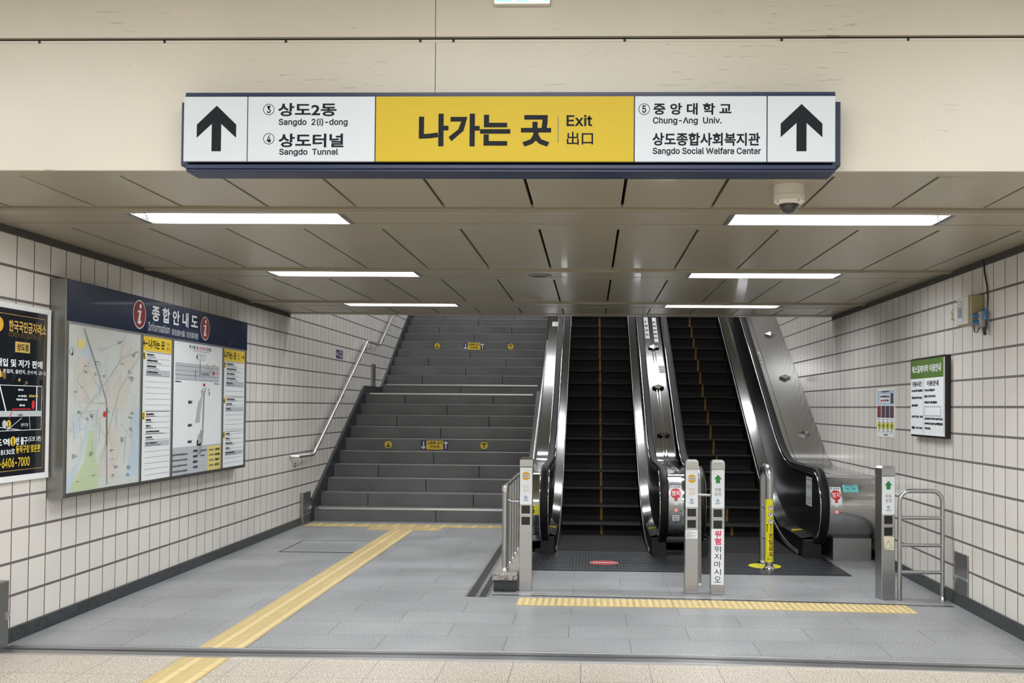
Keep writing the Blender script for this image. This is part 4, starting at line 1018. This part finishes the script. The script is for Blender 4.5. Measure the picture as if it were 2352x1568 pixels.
g = Flat(newel_fn(-.56)); g.rect(-.075, -.085, .055, .012, 'lemon', 2, 1, 6); g.text('5', -.028, -.072, .012, -.002, 'ink', 4, .03); g.build('number_plate', A)

B = thing('escalator', 'right escalator with black steps next to the wall with the green notice', 'escalator', (1.67, 10.5, 0), 'pair of escalators')
balustrade(B, BX0, 1, BSL); balustrade(B, BX1, -1, BSR)
make_steps(B, BSL + .012, BSR - .012, 1.675)
deck('wall_deck', B, BX1 + .048, XR - .002, 'deck_b', 'wide brushed steel deck along the right wall')
mb = MB(); p = climb(DZ + .0015, DC - .0015, DL, 10.4, YEND, 60); mb.sweep_yz(p, BX1 + .16, rr_prof(.004, .003, .001, 1), 'gap'); mb.build('deck_seam', B)
for y in (12.67, 13.95, 15.12, 16.2): stud(B, 2.66, y, .075)
deck_sticker(B, 2.345, 2.43, 14.35, .34, small_print(4, 'ink', 'pale_y'))
control_strip(B, 2.40, .125)
g = Flat(newel_fn(2.55)); g.rect(-.075, .175, .075, .265, 'teal', 2, 1, 5); g.text('EMERGENCY', -.05, .25, .05, .262, 'ink', 3, .03); g.smudge(-.06, .232, .06, .24, 'ink2', 3); g.smudge(-.05, .21, -.01, .222, 'ink', 3); g.smudge(.015, .21, .05, .222, 'ink', 3); g.smudge(-.04, .19, .04, .195, 'ink2', 3); g.build('notice_sticker', B)
one('deck_base', 'steel_d', B, (2.42, 2.80, 10.16, 10.7, 0, .22), bevel=.003)
f = Flat(lambda u, v, d: (BX1 - .0135 - d, -u, v)); f.rect(-10.72, .50, -10.44, .80, 'grey_l', 1)
f.smudge(-10.69, .765, -10.47, .775, 'ink2', 2)
for j in range(2):
    for k in range(4): f.disc(-10.66 + .055 * k, .70 - .12 * j, .012, 'gold', 2, .03); f.rect(-10.667 + .055 * k, .68 - .12 * j, -10.655 + .055 * k, .71 - .12 * j, 'ink', 3)
f.smudge(-10.66, .525, -10.5, .535, 'ink2', 2); f.build('notice_sticker', B)
# floor plates in front of the combs
def plates(t, x0, x1, y0, y1, front_pts=None):
    o = one('floor_plate', 'plate', t, (x0, x1, y0, y1, 0, .006))
    mb = MB()
    for y in (y0, (y0 + y1) / 2 - .12, y1 - .18): mb.box(x0, x1, y, y + .014, .0055, .0075, 'plate_edge')
    mb.build('plate_edge', o)
    return o
plates(A, -.58, .99, 9.29, 10.42); plates(B, .995, 2.36, 9.20, 10.42)
for t, a, b in ((A, ASL + .01, ASR - .01), (B, BSL + .01, BSR - .01)):
    mb = MB(); mb.prism_x([(10.40, .001), (10.40, .009), (10.47, .012), (10.525, .003), (10.525, .001)], a, b, 'plate_edge'); mb.build('comb_plate', t)

f = Flat(on_floor(.0072)); f.disc(.137, 9.76, .142, 'red', 1, .142, 40); f.ring(.137, 9.76, .128, .134, 'white', 2, 40); f.rect(.03, 9.735, .245, 9.785, 'white', 2)
tag(f.build('floor_sticker'), 'round red no entry sticker on the ribbed plate of the left escalator', 'sticker')
f = Flat(on_floor(.0072)); f.disc(1.664, 9.69, .152, 'lemon', 1, .17, 36)
tag(f.build('floor_sticker'), 'round yellow floor sticker under the looped steel bollard', 'sticker')

# stair rail along the left escalator
t = thing('stair_handrail', 'straight steel handrail between the stairs and the left escalator', 'handrail', (-.76, 13.4, .6))
mb = MB(); mb.tube([(-.76, 13.40, .78), (-.76, 17.5, 2.64), (-.75, 17.56, 2.65), (-.68, 17.6, 2.62), (-.646, 17.6, 2.60)], .024, 'alu', 12); mb.build('rail', t, smooth=True)
for y in (13.6, 14.8, 16.0, 17.2):
    z = .78 + (y - 13.4) * .4537; mb = MB(); mb.tube([(-.76, y, z - .02), (-.76, y, z - .07), (-.70, y, z - .10), (-.646, y, z - .10)], .009, 'steel', 8); mb.build('bracket', t, smooth=True)

# ================================================================ signal posts before the escalators
def emblem(f, x, z, r=.011):
    f.disc(x, z, r, 'blue', 2); f.ring(x, z, r * .35, r * .6, 'white', 3); f.poly([(x - r * .2, z - r * .1), (x + r * .9, z + r * .5), (x + r * .5, z + r * .9)], 'white', 3)
    f.text('서울교통공사', x - .022, z - .027, x + .022, z - .0185, 'ink', 2, .02); f.rect(x - .014, z - .032, x + .014, z - .0305, 'ink2', 2)
def signal_post(label, x, y, w, h, rot, kind):
    t = thing('signal_post', label, 'signal post', (x, y, 0), 'escalator signal posts', rot)
    hw = w / 2; mb = MB()
    mb.box(-hw, hw, -.055, .055, 0, h - .078, 'steel'); mb.build('body', t, local=True, bevel=.004)
    mb = MB(); mb.box(-hw, hw, -.055, .055, h - .076, h - .018, 'steel')
    vs = [(sx * hw, sy * .055, h - .018) for sx, sy in ((-1, -1), (1, -1), (1, 1), (-1, 1))] + [(sx * (hw - .014), sy * .041, h) for sx, sy in ((-1, -1), (1, -1), (1, 1), (-1, 1))]
    mb.add(vs, [(4, 5, 6, 7), (0, 1, 5, 4), (1, 2, 6, 5), (2, 3, 7, 6), (3, 0, 4, 7)], 'steel'); mb.build('cap', t, local=True)
    fr = front(-.0555); z1 = h - .084; z0 = z1 - .298
    f = Flat(fr); f.rect(-hw + .003, z0, hw - .005, z1, 'white', 1)
    c = -.001
    if kind == 'stop':
        f.disc(c, z1 - .068, .034, 'orange', 2); f.rect(c - .031, z1 - .078, c + .031, z1 - .058, 'white', 3); f.text('진입금지', c - .026, z1 - .074, c + .026, z1 - .062, 'ink', 4, .03)
        f.text('진입', c - .023, z1 - .168, c + .023, z1 - .143, 'orange', 2, .0); f.text('금지', c - .023, z1 - .20, c + .023, z1 - .175, 'orange', 2, .0)
    else:
        f.poly([(c + a * .064, z1 - .066 + b * .07) for a, b in ((0, .5), (.5, -.05), (.26, -.05), (.26, -.5), (-.26, -.5), (-.26, -.05), (-.5, -.05))], 'green', 2)
        f.text('자동', c - .026, z1 - .168, c + .026, z1 - .14, 'ink', 2, .0); f.text('운전', c - .026, z1 - .203, c + .026, z1 - .175, 'ink', 2, .0)
    emblem(f, c, z1 - .24, .0125)
    f.build('label', t, local=True)
    for q in (z0 - .043, z0 - .135):
        mb = MB(); mb.box(-.036, .034, -.0562, -.04, q - .033, q + .033, 'dark_glass'); mb.build('sensor_window', t, local=True, bevel=.002)
    return t, z0
yp = 8.275
p, z0 = signal_post('steel post with amber circle label beside the granite curb railing', -.5255, 8.30, .105, 1.088, .02, 'stop')
q, z0 = signal_post('steel post with amber circle label and a small white notice', .8225, 8.27, .106, 1.083, .0, 'stop')
f = Flat(front(-.0555)); f.rect(-.050, .448, .047, .516, 'paper', 1)
for k in range(5): f.smudge(-.045, .50 - k * .011, .0 + .03 * (k % 2), .505 - k * .011, 'ink2', 2)
f.build('notice', q, local=True)
r_, z0 = signal_post('steel post with green arrow label and red warning lettering running down it', 1.031, 8.245, .108, 1.083, -.02, 'go')
f = Flat(front(-.0555)); f.rect(-.052, .083, .049, .529, 'white', 1)
for k, (ch, m_) in enumerate((('위', 'pink'), ('험', 'pink'))): f.text(ch, -.026, .463 - k * .060, .026, .518 - k * .060, m_, 2, .035)
for k, ch in enumerate('뛰지마시오'): f.text(ch, -.028, .343 - k * .0605, .026, .392 - k * .0605, 'ink', 2, .0)
f.build('warning_label', r_, local=True)
mb = MB(); mb.tube([(.876, 8.27, .795), (.9765, 8.25, .795)], .011, 'steel', 12); o = mb.build('link_bar', q, smooth=True); 
s_, z0 = signal_post('steel post with green arrow label and a worn cream notice by the ladder-shaped rail', 2.349, 8.135, .115, 1.056, .20, 'go')
f = Flat(front(-.0555)); f.poly([(-.034, .40), (.046, .392), (.047, .497), (-.042, .503)], 'cream', 1); f.line([(-.03, .42), (.0, .47), (.03, .41)], .003, 'ink2', 2); f.smudge(-.03, .405, .03, .41, 'ink2', 2); f.build('notice', s_, local=True)

# ================================================================ rails and bollards
def arc_pts(c, r, a0, a1, fn, n=8): return [fn(c[0] + r * math.cos(math.radians(a0 + (a1 - a0) * k / n)), c[1] + r * math.sin(math.radians(a0 + (a1 - a0) * k / n))) for k in range(n + 1)]
def flange(t, x, y, z=0.0, r=.04):
    mb = MB(); mb.lathe(x, y, [(r, z + .0005), (r, z + .012), (r * .72, z + .028), (r * .68, z + .036)], 'chrome', 20); return mb.build('flange', t, smooth=True)
t = thing('guard_rail', 'ladder-shaped steel guard rail with three rungs beside the right wall', 'guard rail', (2.61, 8.08, 0))
fn = lambda a, b: (a, 8.08, b); x0, x1, zt, R = 2.447, 2.783, .862, .085
path = [(x0, 8.08, 0.002)] + arc_pts((x0 + R, zt - R), R, 180, 90, fn) + arc_pts((x1 - R, zt - R), R, 90, 0, fn) + [(x1, 8.08, .002)]
mb = MB(); mb.tube(path, .0175, 'steel', 14); mb.build('frame', t, smooth=True, angle=60)
for z in (.650, .434, .222): mb = MB(); mb.tube([(x0 + .005, 8.08, z), (x1 - .005, 8.08, z)], .0145, 'steel', 12); mb.build('rung', t, smooth=True, angle=60)
flange(t, x1, 8.08, 0, .026); 

t = thing('loop_bollard', 'looped steel bollard with a yellow wrap in front of the right escalator', 'bollard', (1.665, 9.6, .007))
fn = lambda a, b: (1.664, a, b); ya, yb, zt, R = 9.45, 9.80, .945, .10
path = [(1.664, ya, .008)] + arc_pts((ya + R, zt - R), R, 180, 90, fn) + arc_pts((yb - R, zt - R), R, 90, 0, fn) + [(1.664, yb, .008)]
mb = MB(); mb.tube(path, .036, 'steel', 18); mb.build('frame', t, smooth=True, angle=60)
for z in (.56, .27): mb = MB(); mb.tube([(1.664, ya + .02, z), (1.664, yb - .02, z)], .012, 'steel', 10); mb.build('rung', t, smooth=True)
flange(t, 1.664, ya, .007, .056); flange(t, 1.664, yb, .007, .056)
RW = .0385
wrap = lambda u, v, d: (1.664 + (RW + d) * math.sin(u / RW), ya - (RW + d) * math.cos(u / RW), v)
f = Flat(wrap); hw = RW * PI; f.rect(-hw, .085, hw, .665, 'lemon', 0, 24, 1); w = f.build('wrap', t, smooth=True, label='yellow warning wrap with red lettering')
f = Flat(wrap, (0, .006))
for k in range(3):
    z = .585 - k * .062; f.disc(.008, z, .0235, 'white', 1); f.ring(.008, z, .0205, .025, 'maroon', 2); f.line([(-.006, z - .012), (.022, z + .013)], .006, 'purple', 2); f.disc(.005, z + .004, .007, 'ink', 2)
for k, (c_, u) in enumerate((('절대로', -.027), ('타지마', .007), ('시오', .037))):
    for j, ch in enumerate(c_): f.text(ch, u - .009, .415 - j * .025, u + .009, .434 - j * .025, 'ink', 2, .02)
for j, ch in enumerate('진입금지'): f.text(ch, -.012, .305 - j * .058, .030, .353 - j * .058, 'maroon', 2, .03)
f.ring(-.015, .115, .004, .008, 'ink', 2); f.smudge(.0, .112, .025, .118, 'ink2', 2)
f.build('lettering', w)

t = thing('guard_loop', 'plain steel guard loop behind the post with the small white notice', 'guard rail', (.92, 9.1, 0))
fn = lambda a, b: (.915, a, b); ya, yb, zt, R = 8.56, 9.18, .99, .10
path = [(.925, ya, .002)] + arc_pts((ya + R, zt - R), R, 180, 90, fn) + arc_pts((yb - R, zt - R), R, 90, 0, fn) + [(.895, yb, .002)]
mb = MB(); mb.tube(path, .019, 'steel', 12); mb.build('frame', t, smooth=True, angle=60)
flange(t, .925, ya, 0, .028); flange(t, .895, yb, 0, .028)

t = thing('curb_railing', 'steel baluster railing on a speckled granite curb left of the escalators', 'railing', (-.685, 9.3, 0))
one('curb_cap', 'curb', t, (-.79, -.588, 8.18, 9.92, .095, .148), bevel=.004)
one('curb_base', 'base', t, (-.778, -.598, 8.20, 9.90, 0, .095))
rx = -.70
mb = MB(); mb.tube([(rx, 8.30, .148), (rx, 8.30, .83)], .0235, 'steel', 14); mb.build('post', t, smooth=True, angle=60)
mb = MB(); mb.lathe(rx, 8.30, [(.024, .80), (.026, .815), (.026, .845), (.018, .862), (.003, .868)], 'chrome', 16); mb.build('post_cap', t, smooth=True); flange(t, rx, 8.30, .148, .034)
mb = MB(); mb.tube([(rx, 8.30, .84), (rx, 9.9, .84)], .017, 'steel', 12); mb.build('top_rail', t, smooth=True, angle=60)
for k in range(5):
    y = 8.42 + .3 * k; mb = MB(); mb.tube([(rx + .012, y, .148), (rx + .012, y, .835)], .0125, 'steel', 10); mb.build('baluster', t, smooth=True, angle=60)
    mb = MB(); mb.lathe(rx + .012, y, [(.021, .1485), (.021, .156), (.015, .168)], 'chrome', 14); mb.build('collar', t, smooth=True)
mb = MB(); mb.tube([(rx, 8.32, .775), (rx + .02, 8.32, .735), (rx + .06, 8.32, .722), (-.584, 8.31, .722)], .009, 'steel', 10); mb.build('link_bar', t, smooth=True)

# ================================================================ right wall
t = thing('notice_board', 'black framed escalator notice with a green heading on the right wall', 'notice board', (XR, 8.5, 1.28))
one('frame', 'black', t, (XR - .058, XR, 8.085, 8.90, 1.275, 1.945), bevel=.006)
sh = one('sheet', 'paper', t, (XR - .068, XR - .056, 8.06, 8.875, 1.293, 1.925))
X = XR - .068; f = Flat(on_right(X)); u0, u1 = -8.875, -8.06; w = u1 - u0
f.rect(u0, 1.768, u1, 1.925, 'olive', 1); f.text('에스컬레이터 이용안내', u0 + w * .05, 1.815, u0 + w * .93, 1.88, 'white', 2, .03)
f.rect(u0 + w * .41, 1.295, u0 + w * .417, 1.768, 'ink2', 1)
f.text('가동시간', u0 + w * .05, 1.70, u0 + w * .36, 1.745, 'ink', 2, .03); f.text('이용안내', u0 + w * .52, 1.70, u0 + w * .86, 1.745, 'ink', 2, .03)
for z, a, b in ((1.655, .04, .39), (1.595, .04, .37), (1.53, .04, .24), (1.435, .04, .17), (1.435, .19, .27), (1.435, .30, .4), (1.34, .04, .15), (1.34, .18, .26), (1.34, .29, .38), (1.655, .45, .76), (1.605, .45, .78), (1.555, .45, .82), (1.42, .46, .98), (1.38, .46, .98), (1.34, .46, .64)): f.smudge(u0 + w * a, z, u0 + w * b, z + .022, 'ink', 2)
f.line([(u0 + w * .45, 1.455), (u0 + w * .93, 1.455), (u0 + w * .93, 1.53), (u0 + w * .45, 1.53), (u0 + w * .45, 1.455)], .004, 'ink2', 2)
f.build('lettering', sh)
t = thing('wall_poster', 'small paper safety poster with four photos beside the escalator notice', 'poster', (XR, 9.83, 1.24))
one('sheet', 'cream', t, (XR - .004, XR, 9.545, 10.14, 1.235, 1.712))
f = Flat(on_right(XR - .004)); u0, u1 = -10.13, -9.56; w = u1 - u0
f.rect(u0, 1.245, u1, 1.70, 'paper', 1); f.rect(u0 + .01, 1.55, u1 - .01, 1.69, 'sky_l', 2); f.rect(u0 + w * .18, 1.565, u0 + w * .75, 1.655, 'white', 3); f.smudge(u0 + w * .25, 1.67, u0 + w * .72, 1.685, 'maroon', 3)
f.smudge(u0 + w * .22, 1.62, u0 + w * .72, 1.64, 'ink', 4); f.smudge(u0 + w * .22, 1.582, u0 + w * .52, 1.602, 'red', 4); f.smudge(u0 + w * .54, 1.582, u0 + w * .7, 1.602, 'ink', 4); f.rect(u0 + w * .80, 1.56, u0 + w * .95, 1.66, 'photo', 3)
for k in range(4):
    a = u0 + w * (.02 + .245 * k); f.rect(a, 1.425, a + w * .215, 1.54, 'photo_r' if k == 0 else 'photo', 2)
    f.disc(a + w * .11, 1.348, .052, 'ink', 2, .04); f.disc(a + w * .11, 1.348, .044, 'lemon', 3, .034); f.rect(a + w * .085, 1.33, a + w * .135, 1.365, 'ink', 4); f.smudge(a + w * .03, 1.29, a + w * .19, 1.298, 'ink2', 2); f.smudge(a + w * .06, 1.402, a + w * .15, 1.412, 'ink2', 2)
f.rect(u0 + w * .05, 1.276, u1 - w * .03, 1.278, 'ink2', 2); f.smudge(u0 + w * .4, 1.253, u0 + w * .62, 1.268, 'ink', 2); f.build('print', t)

t = thing('wall_telephone', 'beige wall telephone box high on the right wall under the ceiling', 'telephone', (XR, 7.52, 2.1))
mb = MB(); mb.box(XR - .10, XR, 7.40, 7.66, 2.13, 2.345, 'beige_box'); mb.build('body', t, bevel=.012)
mb = MB(); mb.box(XR - .118, XR - .098, 7.43, 7.64, 2.135, 2.338, 'off_white'); mb.build('front_cover', t, bevel=.008)
f = Flat(on_right(XR - .118)); f.rect(-7.62, 2.155, -7.50, 2.31, 'grey_l', 1); f.rect(-7.60, 2.275, -7.55, 2.30, 'white', 2); f.disc(-7.575, 2.288, .007, 'ink', 3)
for k in range(8): f.rect(-7.60, 2.19 + k * .009, -7.52, 2.194 + k * .009, 'ink2', 2)
f.rect(-7.60, 2.16, -7.52, 2.178, 'white', 2); f.build('speaker_grille', t)
mb = MB(); mb.tube([(XR - .125, 7.66, 2.26), (XR - .135, 7.68, 2.24), (XR - .135, 7.68, 2.19), (XR - .125, 7.66, 2.175)], .007, 'chrome', 8); mb.build('hook', t, smooth=True)
t = thing('socket_box', 'grey power socket box with blue plugs beside the wall telephone', 'socket box', (XR, 7.35, 2.1))
one('box', 'grey_box', t, (XR - .06, XR, 7.31, 7.39, 2.10, 2.215), bevel=.004)
for z in (2.19, 2.14): mb = MB(); mb.tube([(XR - .062, 7.37, z), (XR - .095, 7.375, z - .004)], [.017, .013], 'blue_plastic', 10); mb.build('plug', t, smooth=True)
mb = MB(); mb.tube([(XR - .03, 7.335, 2.10), (XR - .03, 7.335, 2.07), (XR - .028, 7.32, 2.05)], .013, 'black', 10); mb.build('cable_gland', t, smooth=True)
mb = MB(); mb.tube([(XR - .085, 7.375, 2.13), (XR - .085, 7.37, 2.07), (XR - .07, 7.355, 2.065), (XR - .055, 7.35, 2.10)], .004, 'black', 8); mb.build('cord', t, smooth=True)
mb = MB(); mb.tube([(XR - .012, 7.385, 2.598), (XR - .012, 7.37, 2.50), (XR - .012, 7.325, 2.40), (XR - .012, 7.31, 2.32), (XR - .02, 7.295, 2.25), (XR - .03, 7.295, 2.12), (XR - .03, 7.315, 2.05)], .006, 'black', 8)
tag(mb.build('power_cable', smooth=True), 'thin dark cable dropping from the ceiling to the socket box', 'cable')
mb = MB(); mb.tube([(XR - .03, 7.29, 2.235), (XR - .04, 7.285, 2.15)], .012, 'blue_plastic', 10); tag(mb.build('cable_connector', smooth=True), 'blue cable connector on the dark cable beside the socket box', 'connector')
